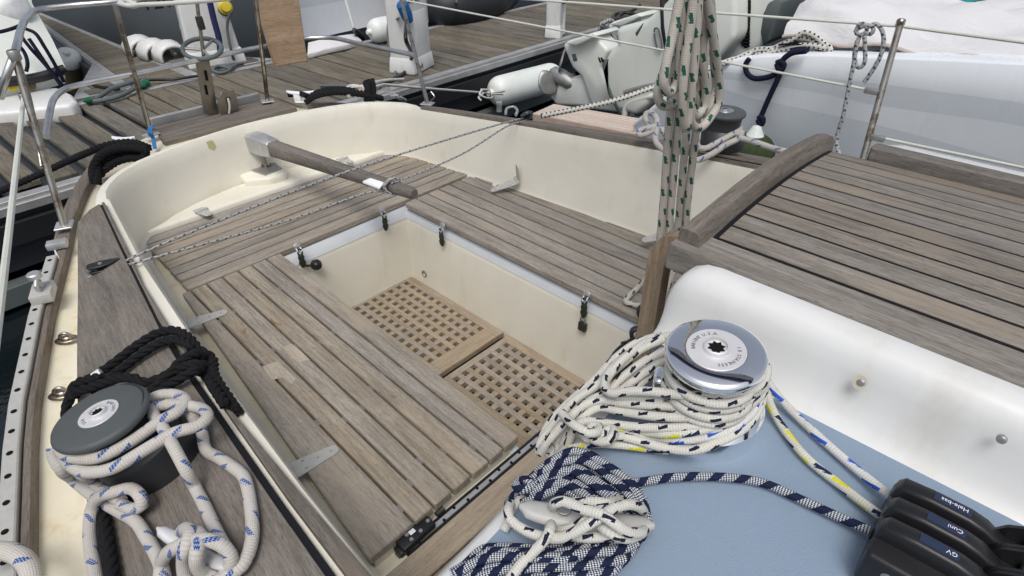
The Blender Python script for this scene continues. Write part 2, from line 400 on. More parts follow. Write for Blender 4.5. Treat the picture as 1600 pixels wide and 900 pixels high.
class Acc:
    def __init__(s): s.v = []; s.f = []; s.uv = []; s.mi = []
    def add(s, vs, fs, fuv=None, mi=0):
        o = len(s.v); s.v += vs
        for k, f in enumerate(fs):
            s.f.append(tuple(i + o for i in f)); s.uv.append(fuv[k] if fuv else ((0, 0),) * len(f)); s.mi.append(mi)
        return s
    def tube(s, pts, r, seg=10, closed=False, step=.012, rf=None, mi=0):
        vs, fs, uv = tube_data(smooth_path(pts, step, closed), r, seg, closed, rf=rf)
        k = len(s.v) * .6180339; du, dv = k % 1, (k * 3.7) % 1
        return s.add(vs, fs, [tuple((a + du, b + dv) for a, b in q) for q in uv], mi=mi)
    def laid(s, pts, r, pitch=.09, step=.008, seg=7, closed=False):
        p_ = smooth_path(pts, step, closed); T, N = frames(p_, closed); L = 0
        st = [[], [], []]
        for i in range(len(p_)):
            if i: L += (p_[i] - p_[i - 1]).length
            b = T[i].cross(N[i])
            for k in range(3):
                a = 2 * PI * (L / pitch + k / 3); st[k].append(p_[i] + (N[i] * math.cos(a) + b * math.sin(a)) * r * .52)
        for q in st: s.add(*tube_data(q, r * .56, seg, False))
        return s
    def bm(s, bm, Mx=None, mi=0):
        bmesh.ops.recalc_face_normals(bm, faces=bm.faces[:])
        bm.verts.index_update()
        vs = [(Mx @ v_.co) if Mx else v_.co.copy() for v_ in bm.verts]; fs = [tuple(v_.index for v_ in f.verts) for f in bm.faces]
        bm.free(); return s.add(vs, fs, mi=mi)
    def build(s, name, mat, parent=None, label=None, angle=40, Mx=None):
        me = mesh(s.v, s.f)
        ul = me.uv_layers.new(name='UVMap'); k = 0; flat = []
        for q in s.uv:
            for c in q: flat += [c[0], c[1]]
        ul.data.foreach_set('uv', flat)
        o = link(name, me, mat, parent, Mx, label, angle)
        if any(s.mi): me.polygons.foreach_set('material_index', s.mi)
        return o
def tube(name, parent, pts, r, mat, seg=12, closed=False, step=.02, label=None, rf=None):
    return Acc().tube(pts, r, seg, closed, step, rf).build(name, mat, parent, label)
def lathe_bm(prof, seg=40):
    """prof: list of (r, z), revolved about Z; ends with r=0 are closed"""
    bm = bmesh.new(); rows = []
    for r, z in prof:
        rows.append([bm.verts.new((0, 0, z))] if r < 1e-6 else [bm.verts.new((r * math.cos(2 * PI * j / seg), r * math.sin(2 * PI * j / seg), z)) for j in range(seg)])
    for a, b in zip(rows, rows[1:]):
        for j in range(seg):
            q = [a[j % len(a)], a[(j + 1) % len(a)], b[(j + 1) % len(b)], b[j % len(b)]]
            u = []
            for x_ in q:
                if x_ not in u: u.append(x_)
            if len(u) > 2: bm.faces.new(u)
    return bm
def lathe(name, parent, Mx, prof, mat, seg=40, label=None, angle=35):
    return link(name, bm_mesh(lathe_bm(prof, seg)), mat, parent, Mx, label, angle)
def text_bm(body, size, Mx, depth=.0006):
    cu = bpy.data.curves.new('lettering', 'FONT'); cu.body = body; cu.size = size; cu.extrude = depth; cu.align_x = 'CENTER'; cu.align_y = 'CENTER'; cu.resolution_u = 2
    o = bpy.data.objects.new('lettering', cu); COL.objects.link(o)
    dg = bpy.context.evaluated_depsgraph_get(); me = bpy.data.meshes.new_from_object(o.evaluated_get(dg))
    bpy.data.objects.remove(o); bpy.data.curves.remove(cu)
    bm = bmesh.new(); bm.from_mesh(me); bpy.data.meshes.remove(me); bm.transform(Mx); return bm
def T(x, y, z): return Matrix.Translation((x, y, z))
def Rz(a): return Matrix.Rotation(a, 4, 'Z')
def Rx(a): return Matrix.Rotation(a, 4, 'X')
def Ry(a): return Matrix.Rotation(a, 4, 'Y')
def lerp(tab, x):
    if x <= tab[0][0]: return tab[0][1]
    for (a, fa), (b, fb) in zip(tab, tab[1:]):
        if x <= b: return fa + (fb - fa) * (x - a) / (b - a)
    return tab[-1][1]


# ================================================================== WATER AND PONTOONS
def setting(o): o['kind'] = 'structure'; return o
setting(link('water', mesh([(-150, -150, 0), (150, -150, 0), (150, 150, 0), (-150, 150, 0)], [(0, 1, 2, 3)]), 'water', None, T(0, 0, -.28)))
DZ = .30
def nearx(y): return -1.885 - .045 * y
def farx(y): return -3.56 - .03 * y
Y0, Y1 = -3.2, 9.0
bm, _ = prism_bm([(nearx(Y0) - .01, Y0, DZ - .045), (nearx(Y1) - .01, Y1, DZ - .045), (farx(Y1) + .01, Y1, DZ - .045), (farx(Y0) + .01, Y0, DZ - .045)], .34)
pontoon = setting(link('pontoon', bm_mesh(bm), 'fascia', None, None, angle=20))
y = Y0; rr_ = random.Random(3); k = 0
while y < Y1:
    w = .141; gap = .015 if y > -.35 else .034 + rr_.random() * .02
    t = math.radians(-1.0)
    a = V((nearx(y) - .105 + rr_.uniform(-.01, .01), y + .05, DZ + rr_.uniform(-.003, .003))); b = V((farx(y) + .09 + rr_.uniform(-.008, .008), y + rr_.uniform(-.004, .004), a.z))
    if y < -.35: a.x -= rr_.choice((0, .05, .13)); 
    plank('plank', pontoon, a, b, w if y > -.35 else .13, .035, 'dockwood', bev=.004); y += w + gap
def rail(name, a, b, w, t, mat, par): return plank(name, par, a, b, w, t, mat, bev=.004)
for f, s in ((nearx, -1), (farx, 1)):
    rail('edge_rail', (f(Y0) + s * .045, Y0, DZ + .006), (f(Y1) + s * .045, Y1, DZ + .006), .075, .05, 'dockalu', pontoon)
rail('edge_lip', (nearx(Y0) + .012, Y0, DZ - .012), (nearx(Y1) + .012, Y1, DZ - .012), .035, .05, 'dockalu', pontoon)
rail('rub_rail', (nearx(Y0) + .02, Y0, DZ - .10), (nearx(Y1) + .02, Y1, DZ - .10), .05, .13, 'blackrubber', pontoon)
rail('float_edge', (nearx(Y0) + .03, Y0, -.13), (nearx(Y1) + .03, Y1, -.13), .10, .12, 'hose', pontoon)
# finger pontoon leading away from its far side, with gusset plates
FX0, FX1 = -3.66, -12.0
bm, _ = prism_bm([(FX0, -.06, DZ - .05), (FX0, .52, DZ - .05), (FX1, .42, DZ - .05), (FX1, .2, DZ - .05)], .3)
finger = setting(link('finger_pontoon', bm_mesh(bm), 'fascia', None, None, angle=20))
def fl(x): return -.06 + (x + 3.66) * -.065
def fr(x): return .50 + (x + 3.66) * .02
x = FX0 - .02
while x > -10.5:
    plank('plank', finger, (x, fl(x) + .06, DZ - .004 + rr_.uniform(-.002, .002)), (x, fr(x) - .05, DZ - .004), .092, .03, 'dockwood', bev=.003); x -= .1
strip('edge_rail', finger, [(FX0, fl(FX0), DZ), (FX1, fl(FX1), DZ)], [(FX0, fl(FX0) + .055, DZ), (FX1, fl(FX1) + .055, DZ)], .06, 'dockalu')
strip('edge_rail', finger, [(FX0, fr(FX0), DZ), (FX1, fr(FX1), DZ)], [(FX0, fr(FX0) - .05, DZ), (FX1, fr(FX1) - .05, DZ)], .06, 'dockalu')
for s, tip, far in ((-1, -4.82, -.46), (1, -5.1, 1.28)):
    e = fl if s < 0 else fr
    slab('gusset_plate', finger, [(FX0, far, DZ + .002), (FX0, e(FX0) - .0 * s, DZ + .002), (tip, e(tip), DZ + .002)], .05, 'dockalu', (0, 1, 0))
    for k in range(4):
        x = FX0 - .10 - k * .17; f_ = (x - FX0) / (tip - FX0); ya_ = e(x) + .05 * s; yb_ = far + (e(tip) - far) * f_ - .09 * s
        if (yb_ - ya_) * s > .06: plank('plank', finger, (x, ya_, DZ + .012), (x, yb_, DZ + .012), .15, .012, 'dockwood', bev=.003)

# ================================================================== THE YACHT WE STAND ON
YC = -.245
yacht = thing('sailing_yacht', 'cream and white sailing yacht with weathered teak cockpit, seen from its cabin top looking aft', 'yacht', (0, YC, -.25))
RIMH = [(-.5, .765), (.17, .86), (.86, .93), (1.4, .97), (1.8, .99)]
BASEO = [(-.5, -.035), (-.2, -.042), (1.0, -.075), (1.4, -.08)]
CAPO = [(-.47, .83), (-.42, .88), (-.404, .905), (-.09, .985), (.14, 1.043), (.4, 1.112), (.64, 1.174), (.88, 1.229), (1.08, 1.266), (1.24, 1.29), (1.8, 1.36)]
SEAM = [(-.47, .805), (.12, .89), (.78, .98), (1.5, 1.03), (1.8, 1.045)]
DECKH = [(-.55, .985), (-.48, 1.005), (.01, 1.185), (.43, 1.32), (.77, 1.41), (1.2, 1.49), (1.8, 1.56)]
def pf(x): return 0
SLOPE = .29                                                            # the wide cap planks fall away outboard
def dropz(x, h): return SLOPE * max(0, h - lerp(SEAM, x)) if x > -.5 else 0
def zt(x): return .72 + .063 * max(x, -.5)
xs = [1.8, 1.6, 1.4, 1.2, 1.0, .86, .7, .5, .35, .17, 0, -.12, -.25, -.38, -.46, -.5]
sternR = [(-.56, .748), (-.62, .715), (-.68, .67), (-.73, .615), (-.775, .54), (-.815, .44), (-.845, .33), (-.868, .2), (-.88, .09), (-.884, 0)]
sternD = [(-.66, .945), (-.80, .885), (-.95, .82), (-1.10, .745), (-1.24, .665), (-1.38, .56), (-1.49, .43), (-1.57, .28), (-1.61, .13), (-1.625, 0)]
halfR = [(x, lerp(RIMH, x)) for x in xs] + sternR
halfD = [(x if x > -.4 else x - (.02 if x > -.48 else .07), lerp(DECKH, x)) for x in xs] + sternD
def both(h, q=0): return [V((x, YC - k, 0)) for x, k in h] + [V((x, YC + k - q * pf(x), 0)) for x, k in h[:-1][::-1]]
R_ = both(halfR); D_ = both(halfD, 1); NP = len(R_)
def norms(pl):
    o = []
    for i in range(len(pl)):
        t = pl[min(i + 1, len(pl) - 1)] - pl[max(i - 1, 0)]; nrm = V((t.y, -t.x, 0)).normalized()
        c = pl[i] - V((.4, YC, 0)); o.append(nrm if nrm.dot(c) > 0 else -nrm)
    return o
N_ = norms(R_); ND = norms(D_)
rows = []; outer = []
for i, (p_, n_) in enumerate(zip(R_, N_)):
    x = p_.x; z = zt(x)
    k = min(1, max(0, (x + .52) / .06))                                   # 0 round the stern, 1 along the capped sides
    ob = lerp(BASEO, x) if x > -.5 else -.04
    wt = (lerp(CAPO, x) - lerp(RIMH, x) - (pf(x) if p_.y > YC else 0)) * k + .05 * (1 - k)
    zz = z - .018 * k
    dz_ = dropz(x, lerp(RIMH, x) + wt) * k; sm_ = max(.019, min(lerp(SEAM, x) - lerp(RIMH, x), max(wt - .016, .026) - .001))
    sec = [(ob - .02, .372), (ob, .385), (ob + .012, .42), (-.014, z - .07), (-.006, z - .03), (.001, z - .012), (.008, zz), (.018, zz), (sm_, zz), (max(wt - .016, .026), zz - dz_), (wt - .004, zz - .008 - dz_), (wt, zz - .03 - dz_), (wt + .018, .56), (wt + .03, .535)]
    rows.append([p_ + n_ * a + V((0, 0, h_)) for a, h_ in sec]); outer.append(rows[-1][-1])
surf('cockpit_coaming', yacht, rows, 'cream', angle=50)
# deck between coaming and toe rail, and the topsides below it
rows = []
for i in range(NP):
    a = outer[i].copy(); a.z = .538; b = D_[i] - ND[i] * .015; b.z = .545
    rows.append([a - (b - a).normalized() * .02, a.lerp(b, .5) + V((0, 0, .004)), b])
surf('side_deck', yacht, rows, 'cream_dirty', angle=50)
rows = []
for i in range(NP):
    d, n_ = D_[i], ND[i]
    rows.append([d - n_ * .03 + V((0, 0, .54)), d + V((0, 0, .54)), d + n_ * .005 + V((0, 0, .50)), d - n_ * .02 + V((0, 0, .2)), d - n_ * .14 + V((0, 0, -.1)), d - n_ * .3 + V((0, 0, -.4))])
surf('hull', yacht, rows, 'white', angle=50)
# white painted rim round the stern
# cap planks on both coamings
for s in (-1, 1):
    X = [-.455, -.40, -.34, -.25, -.12, .0, .17, .35, .5, .6, .7, .86, 1.0, 1.2, 1.4, 1.6, 1.78]
    def pt(x, h): return V((x, YC + s * h, zt(x)))
    gap = [(.62, .0), (1.0, .022), (1.5, .04), (1.8, .05)]
    inner = [pt(x, lerp(RIMH, x) + .020 + (.012 if s < 0 and x > .3 else 0)) for x in X]; seam = [pt(x, lerp(SEAM, x) - .006 - lerp(gap, x)) for x in X]
    seam2 = [pt(x, lerp(SEAM, x)) for x in X]; out = [pt(x, lerp(CAPO, x) + .004 - (pf(x) if s > 0 else 0)) for x in X]
    k_ = [pt(x, lerp(SEAM, x) - .012) for x in X]; k2 = [pt(x, lerp(SEAM, x) + .006) for x in X]
    for x, q in zip(X, out): q.z -= dropz(x, lerp(CAPO, x) + .004)
    strip('coaming_cap_strip', yacht, inner, seam, .02, 'teak_dark', bev=.006, seg=2)
    strip('coaming_cap_plank', yacht, seam2, out, .022, 'teak_dark', bev=.006, seg=2)
    for q in k_ + k2: q.z -= .008
    strip('caulking_seam', yacht, k_, k2, .01, 'darkgap', bev=0)
# toe rail: teak bead with a perforated metal rail outside it
for s in (-1, 1):
    pts = [(x, lerp(DECKH, x)) for x in (1.8, 1.5, 1.2, .9, .6, .43, .2, .01, -.2, -.36, -.48)] + [(-.66, .945), (-.80, .885), (-.95, .82), (-1.10, .745), (-1.24, .665), (-1.33, .60)]
    o_ = [V((x, YC + s * (h - (pf(x) if s > 0 else 0)), .585)) for x, h in pts]; n2 = norms(o_)
    i_ = [a - b * .056 for a, b in zip(o_, n2)]; m_ = [a - b * .034 for a, b in zip(o_, n2)]
    strip('toe_rail', yacht, [a - b * (.0365 if a.x > -.4 else 0) for a, b in zip(o_, n2)], i_, .05, 'teak_dark', bev=.007, seg=2)
    rr = [a.copy() for a in o_ if a.x > -.42]; r2 = [a.copy() for a, b in zip(m_, o_) if b.x > -.42]
    for q in rr + r2: q.z = .597
    tr = strip('perforated_rail', yacht, rr, r2, .055, 'fitting', bev=.003)
    L_ = smooth_path([(a + b) / 2 for a, b in zip(rr, r2)], .01); d_ = 0; nx = .02
    for a, b in zip(L_, L_[1:]):
        d_ += (b - a).length
        if d_ > nx:
            nx += .083; dupmesh('rail_hole', lambda: lathe_bm([(.0072, -.003), (.0072, .0012), (0, .0012)], 14), 'hole', tr, T(*b))
# stern deck planks, lying athwart
for k in range(5):
    x = -1.585 + k * .060
    a = .60 - k * .012
    plank('stern_deck_plank', yacht, (x, YC - .235 - k * .012, .572), (x, YC + .50 - .02 * (4 - k), .572), .053, .03, 'teak_dark')
box('stern_rail_cap', yacht, T(-1.655, YC + .10, .585), (.03, .66, .05), 'dockalu', .004)

# --- cockpit liner and well
WX0, WX1, WY0, WY1 = -.065, 1.37, -.59, .095
def quad(name, a, b, z, mat, t=.01, **k): return slab(name, yacht, [(a[0], a[1], z), (b[0], a[1], z), (b[0], b[1], z), (a[0], b[1], z)], t, mat, (1, 0, 0), **k)
liner = [((-.66, WY1 + .03), (1.8, .80)), ((-.66, -1.32), (1.8, WY0 - .03)), ((-.9, WY0 - .03), (WX0 - .03, WY1 + .03))]
quad('seat_liner', (-.70, WY1 + .03), (1.75, .78), .355, 'cream_dirty'); quad('seat_liner', (-.70, -1.28), (1.75, WY0 - .03), .355, 'cream_dirty')
quad('seat_liner', (-.70, WY0 - .03), (WX0 - .03, WY1 + .03), .355, 'cream_dirty')
# raised ledge behind the aft seat
lg = [V((-.655, YC - .70, .425)), V((-.655, YC + .70, .425))] + [V((x + .035, YC + s * (h - .035), .425)) for s, pl in ((1, sternR[3:]), (-1, sternR[3:-1][::-1])) for x, h in pl]
slab('stern_ledge', yacht, lg, .08, 'cream', (0, 1, 0), bev=.014, seg=3)
wb = .0
wall = [((WX0, WY0), (WX0, WY1)), ((WX0, WY1), (WX1, WY1)), ((WX1, WY1), (WX1, WY0)), ((WX1, WY0), (WX0, WY0))]
cx, cy = (WX0 + WX1) / 2, (WY0 + WY1) / 2
for a, b in wall:
    a = V((*a, 0)); b = V((*b, 0)); t = (b - a).normalized(); n_ = V((t.y, -t.x, 0)); n_ = n_ if n_.dot(a - V((cx, cy, 0))) > 0 else -n_
    r0 = []
    for e, sg in ((a, -1), (b, 1)):
        q = []
        for off, z in ((-.036, -.09), (-.036, 0), (-.006, .295), (-.002, .318), (.0, .322)):
            q.append(e + n_ * off + t * sg * off + V((0, 0, z)))
        r0.append(q)
    surf('well_wall', yacht, r0, 'cream', angle=60)
    r0 = []
    for e, sg in ((a, -1), (b, 1)):
        r0.append([e + n_ * off + t * sg * off + V((0, 0, z)) for off, z in ((-.004, .3215), (.002, .329), (.022, .368), (.034, .371), (.05, .356))])
    surf('drain_flange', yacht, r0, 'flange', angle=50)
slab('well_floor', yacht, [(WX0, WY0, -.06), (WX1, WY0, -.06), (WX1, WY1, -.06), (WX0, WY1, -.06)], .02, 'darkfloor', bev=0)
lathe('drain_hole', yacht, T(.075, WY1 - .030, .06) @ Rx(PI / 2), [(.0, .0), (.016, .0), (.020, .004), (.014, .006), (.014, -.0), (0, -.001)], 'castalu', 18)

# --- seats: each lid a part, each plank a sub-part
def seat(name, label=None): return reg(bpy.data.objects.new(name, None), Matrix.Translation((0, 0, 0)), yacht)
def lid_base(name, pts, t, mat='cream', label=None): return slab(name, yacht, pts, t, mat, (1, 0, 0), bev=.006, seg=2, label=label)
# aft seat
aft = lid_base('aft_seat', [(-.645, -.935, .376), (-.105, -.925, .376), (-.105, .50, .376), (-.645, .47, .376)], .03, 'cream_dirty')
e0 = [-.93, -.935, -.935, -.94, -.94, -.945, -.945, -.95]; e1 = [.475, .49, .50, .51, .52, .53, .54, .555]
w_ = [.074, .073, .068, .068, .069, .068, .068, .083]; x = -.652
for k in range(8):
    plank('seat_plank', aft, (x + w_[k] / 2 - .0035, e0[k], .401), (x + w_[k] / 2 - .0035, e1[k], .401), w_[k] - .010, .026, 'teak'); x += w_[k]
# port seat
prt = lid_base('port_seat', [(-.05, .15, .376), (1.37, .15, .376), (1.37, .62, .376), (-.05, .50, .376)], .03, 'cream_dirty')
for k in range(6):
    y = .095 + k * .0745
    plank('seat_plank', prt, (-.065 + .0 * k, y + .034, .401), (1.375, y + .034, .401), .0645, .026, 'teak')
plank('seat_plank', prt, (.12, .5755, .401), (1.375, .5755, .401), .065, .026, 'teak')
slab('seat_plank', prt, [(-.065, .5425, .401), (.085, .5425, .401), (.085, .566, .401), (-.065, .5555, .401)], .026, 'teak', (1, 0, 0))
slab('seat_plank', prt, [(.5, .612, .401), (1.375, .612, .401), (1.375, .672, .401), (.52, .6165, .401)], .026, 'teak', (1, 0, 0))
# starboard lid, slightly proud, tapered outer planks
ZL = .414
fa = [P(*q, ZL) for q in ((340 * .5556 + 240, 390), )]
A_ = [P(240 + a * .5556, 380 + b * .5556, ZL) for a, b in ((295, 28), (252, 42), (212, 57), (169, 74), (124, 92), (82, 112), (66, 128))]
B_ = [P(240 + a * .5556, 380 + b * .5556, ZL) for a, b in ((1027, 538), (981, 572), (935, 603), (885, 643), (833, 688), (777, 728), (721, 772), (590, 872))]
A0 = P(240 + 340 * .5556, 380 + 14 * .5556, ZL)
edgeA = [A0] + A_; edgeB = B_
# straighten on to clean fore-and-aft lines
XA, XB = -.058, 1.372
ya = [e.y for e in edgeA]; yb = [e.y for e in edgeB]
stb = lid_base('starboard_seat_lid', [(XA + .02, ya[-1] + .012, ZL - .028), (XB - .006, yb[-1] + .012, ZL - .028), (XB - .006, yb[0] - .03, ZL - .028), (XA + .02, ya[0] - .03, ZL - .028)], .05, 'cream', 'hinged teak slatted lid on the starboard side, its outermost plank widening forward')
for k in range(7):
    g_ = .0035
    pts = [(XA, ya[k + 1] + (g_ if k < 6 else 0), ZL), (XB, yb[k + 1] + (g_ if k < 6 else 0), ZL), (XB, yb[k] - g_, ZL), (XA, ya[k] - g_, ZL)]
    slab('seat_plank', stb, pts, .027, 'teak_lid', (1, (yb[k] - ya[k]) / 1.43, 0), bev=.003)
ac = Acc()
for k in range(6):
    for t in (.16, .42, .68, .93):
        y0 = ya[k + 1] + (yb[k + 1] - ya[k + 1]) * (t + .03 * math.sin(k * 5 + t * 9)); x = XA + (XB - XA) * (t + .03 * math.sin(k * 5 + t * 9))
        dupmesh('lid_spacer', lambda: box_bm(.026, .0075, .012, 0), 'castalu', stb, T(x, y0, ZL - .0125))
# bridge deck, traveller trough
br0 = [1.425, 1.505, 1.59, 1.675]
for k in range(4): plank('bridge_deck_plank', yacht, (br0[k] + .037, -1.125 + k * .0, .402), (br0[k] + .037, .62, .402), .074, .03, 'teak_warm')
slab('bridge_deck_base', yacht, [(1.40, -1.13, .372), (1.76, -1.13, .372), (1.76, .66, .372), (1.40, .66, .372)], .05, 'cream_dirty', (0, 1, 0), bev=0)
trk = box('traveller_track', yacht, T(1.397, -.50, .366), (.034, 1.08, .024), 'black', .003)
ac = Acc(); ac.bm(box_bm(.013, 1.06, .003, 0), T(1.399, -.50, .3795)); ac.build('track_bearing', 'alu', trk)
ac = Acc()
for k in range(26): ac.bm(lathe_bm([(.0042, -.001), (.0042, .0016), (0, .0016)], 10), T(1.399 + (-.004 if k % 2 else .004), -1.0 + k * .041, .381))
ac.build('track_hole', 'hole', trk)['kind'] = 'stuff'

# --- cabin top
def zc(y): return 1.02 + (y + .62) * .14                                   # starboard half falls outboard
CX0 = 1.775
yy = [-1.75, -1.4, -1.1, -.8, -.60]
rows = [[(x, y, zc(y)) for y in yy] for x in (CX0 + .02, 2.3, 3.2)]
surf('cabin_top', yacht, rows, 'blue', label='blue grey painted cabin top beside the sliding hatch')
rows = [[(CX0, y, zc(y) - .012), (CX0 + .02, y, zc(y) - .0)] for y in yy]
# white border and rounded aft edge of the cabin
rows = []
for y in [-1.75, -1.4, -1.1, -.8, -.60, -.3, 0, .3]:
    z = zc(y) if y < -.6 else 1.02
    rows.append([(CX0 + .021, y, z - .002), (CX0 + .006, y, z - .006), (CX0 - .008, y, z - .02), (CX0 - .012, y, z - .06), (CX0 - .03, y, .40)])
surf('cabin_bulkhead', yacht, rows, 'white', angle=60)
# moulded runner beside the hatch: nearly upright face with a round shoulder, closed round its aft end
prof = [(-.655, 1.012), (-.640, 1.022), (-.628, 1.038), (-.618, 1.065), (-.612, 1.095), (-.606, 1.118), (-.596, 1.136), (-.580, 1.146), (-.562, 1.148), (-.548, 1.146), (-.545, 1.10)]
rows = []
for x, f in ((1.742, 0.3), (1.744, .45), (1.752, .65), (1.766, .84), (1.788, .96), (1.815, 1), (2.3, 1), (3.2, 1)):
    rows.append([(x + (1 - f) * .0, -.565 + (y + .565) * (.55 + .45 * f), 1.0 + (z - 1.0) * (.35 + .65 * f) if f < 1 else z) for y, z in prof])
rows.insert(0, [(1.748, -.565 + (y + .565) * .7, .9) for y, z in prof])
surf('hatch_moulding', yacht, rows, 'white', angle=70)
for y0, x0 in ((.165, 1.83),):
    rows = []
    for x, f in ((x0 - .012, .3), (x0 - .006, .7), (x0 + .02, .93), (x0 + .06, 1), (2.3, 1), (3.2, 1)):
        rows.append([(x, .30 - (.30 - y) * f, 1.02 + (z - 1.02) * f) for y, z in ((.158, 1.10), (.160, 1.155), (.168, 1.176), (.185, 1.182), (.205, 1.176), (.222, 1.155), (.235, 1.02))])
    surf('hatch_moulding', yacht, rows, 'white', angle=70)
# hatch rails
strip('hatch_rail', yacht, [(1.70, -.545, 1.150), (2.4, -.548, 1.150), (3.2, -.55, 1.15)], [(1.70, -.470, 1.153), (2.4, -.470, 1.153), (3.2, -.47, 1.153)], .055, 'teak_hatch', bev=.004)
strip('hatch_rail', yacht, [(1.838, .118, 1.185), (2.4, .118, 1.185), (3.2, .118, 1.185)], [(1.838, .157, 1.185), (2.4, .157, 1.185), (3.2, .157, 1.185)], .075, 'teak_dark', bev=.005)
# sliding hatch: cambered, planks with black caulking, arched beam at its aft end
HY0, HY1 = -.468, .116
HC = (HY0 + HY1) / 2
def zh(y): return 1.153 + .018 * (1 - ((y - HC) / ((HY1 - HY0) / 2)) ** 2)
hatch = surf('sliding_hatch', yacht, [[(x, HY0 + (HY1 - HY0) * j / 12, zh(HY0 + (HY1 - HY0) * j / 12) - .0012) for j in range(13)] for x in (1.742, 3.2)], 'darkgap', label='sliding teak companionway hatch with black caulked seams')
nh = 11
for k in range(nh):
    a = HY0 + (HY1 - HY0) * k / nh + .0036; b = HY0 + (HY1 - HY0) * (k + 1) / nh - .0036
    slab('hatch_plank', hatch, [(1.762, a, zh(a)), (3.2, a, zh(a)), (3.2, b, zh(b)), (1.762, b, zh(b))], .01, 'teak_hatch', (1, 0, 0), bev=.0006)
rows = []
for j in range(21):
    y = HY0 - .055 + (HY1 - HY0 + .085) * j / 20; z = zh(min(max(y, HY0), HY1)) + .0
    e = min(1, min(j, 20 - j) / 1.0) * .25 + .75
    h_ = .036 * e
    rows.append([(1.712, y, z - .03), (1.708, y, z + h_ * .5), (1.714, y, z + h_ * .92), (1.724, y, z + h_), (1.744, y, z + h_ * .92), (1.752, y, z + h_ * .4), (1.752, y, z - .03)])
surf('hatch_beam', yacht, rows, 'teak_dark', closed=True, caps=True, angle=50, gx=(0, 1, 0))
# companionway frame posts, their tops bending forward into the rail
def post(y, sx=1):
    pts = [V((1.652, y, .42)), V((1.652, y, .9)), V((1.652, y, 1.05)), V((1.655, y, 1.085)), V((1.672, y, 1.112)), V((1.70, y, 1.12)), V((1.73, y, 1.12))]
    rows = []
    for i, p_ in enumerate(pts):
        t = (pts[min(i + 1, 6)] - pts[max(i - 1, 0)]).normalized(); n_ = V((-t.z, 0, t.x))
        rows.append([p_ + n_ * a * .020 + V((0, b * .016, 0)) for a, b in ((1, -1), (1, 1), (-1, 1), (-1, -1))])
    return rows
for y in (-.475, .12): surf('companionway_post', yacht, post(y), 'teak_post', closed=True, caps=True, angle=40, gx=(0, 0, 1))
slab('washboard', yacht, [(1.755, -.45, 1.10), (1.755, .10, 1.10), (1.755, .10, .45), (1.755, -.45, .45)], .02, 'teak_post', (0, 1, 0), n=(-1, 0, 0))

# ================================================================== FITTINGS ON THE YACHT
def screw(ac, Mx, r=.004): ac.bm(lathe_bm([(r, 0), (r * .8, .0012), (0, .0012)], 10), Mx)
def hinge(Mx, L=.085, w0=.05, w1=.03, back=None, mat='fitting'):
    """leaf lies in local XY, tip along +X, knuckle along Y at the origin; back: second leaf, 'up' or 'flat'"""
    bm = bmesh.new(); top = []
    out = [(0.004, -w0 / 2), (L - w1 * .35, -w1 / 2), (L - .004, -w1 * .36), (L, 0), (L - .004, w1 * .36), (L - w1 * .35, w1 / 2), (.004, w0 / 2)]
    a = Acc(); b_, _ = prism_bm([(x, y, .0045) for x, y in out], .0045, (0, 0, 1), .0012); a.bm(b_)
    kn = lathe_bm([(0, -w0 / 2 - .004), (.0065, -w0 / 2 - .003), (.0075, -w0 / 2), (.0075, w0 / 2), (.0065, w0 / 2 + .003), (0, w0 / 2 + .004)], 14)
    a.bm(kn, T(0, 0, .0055) @ Rx(-PI / 2))
    if back == 'up':
        b_, _ = prism_bm([(-.004, -.021, .004), (-.004, .021, .004), (-.018, .021, .085), (-.022, .0, .09), (-.018, -.021, .085)], .004, (.98, 0, .17), .001); a.bm(b_)
    elif back == 'flat':
        a.bm(box_bm(.03, w0 * .9, .005, .001), T(-.018, 0, .0025))
    o = a.build('hinge', mat, yacht, Mx=Mx, angle=30)
    s = Acc()
    for x, y in ((L * .28, w0 * .24), (L * .28, -w0 * .24), (L * .56, 0), (L * .84, 0)): screw(s, T(x, y, .0045))
    if back == 'up':
        for y, z in ((-.011, .03), (.011, .045), (-.004, .072)): screw(s, T(-.004 - z * .17, y, z) @ Ry(PI / 2 + .17))
    so_ = s.build('screw', 'castalu', o, Mx=Mx); so_['kind'] = 'stuff'
    return o
def along(a, b, up=(0, 0, 1)): return frame(a, V(b) - V(a), up)
hinge(along(P(312, 329, .424), P(341, 350, .404)) @ T(.02, 0, .002), .075, .055, .03, 'flat')
hinge(along(P(533, 249, .424), P(560, 263, .404)) @ T(.02, 0, .002), .075, .055, .03, 'flat')
for k_, t_ in ((PY(808, 283, .572), P(768, 301, .406)), (PY(1046, 366, .60), P(1006, 385, .406))):
    hinge(frame(k_, t_ - k_, (0, -.35, 1)), (t_ - k_).length, .055, .03, 'up')
for a, b in (((291, 508), (356, 487)), ((455, 738), (529, 700))):
    A, B = P(*a, ZL), P(*b, ZL); hinge(along(A, B), (B - A).length, .062, .034, 'flat')
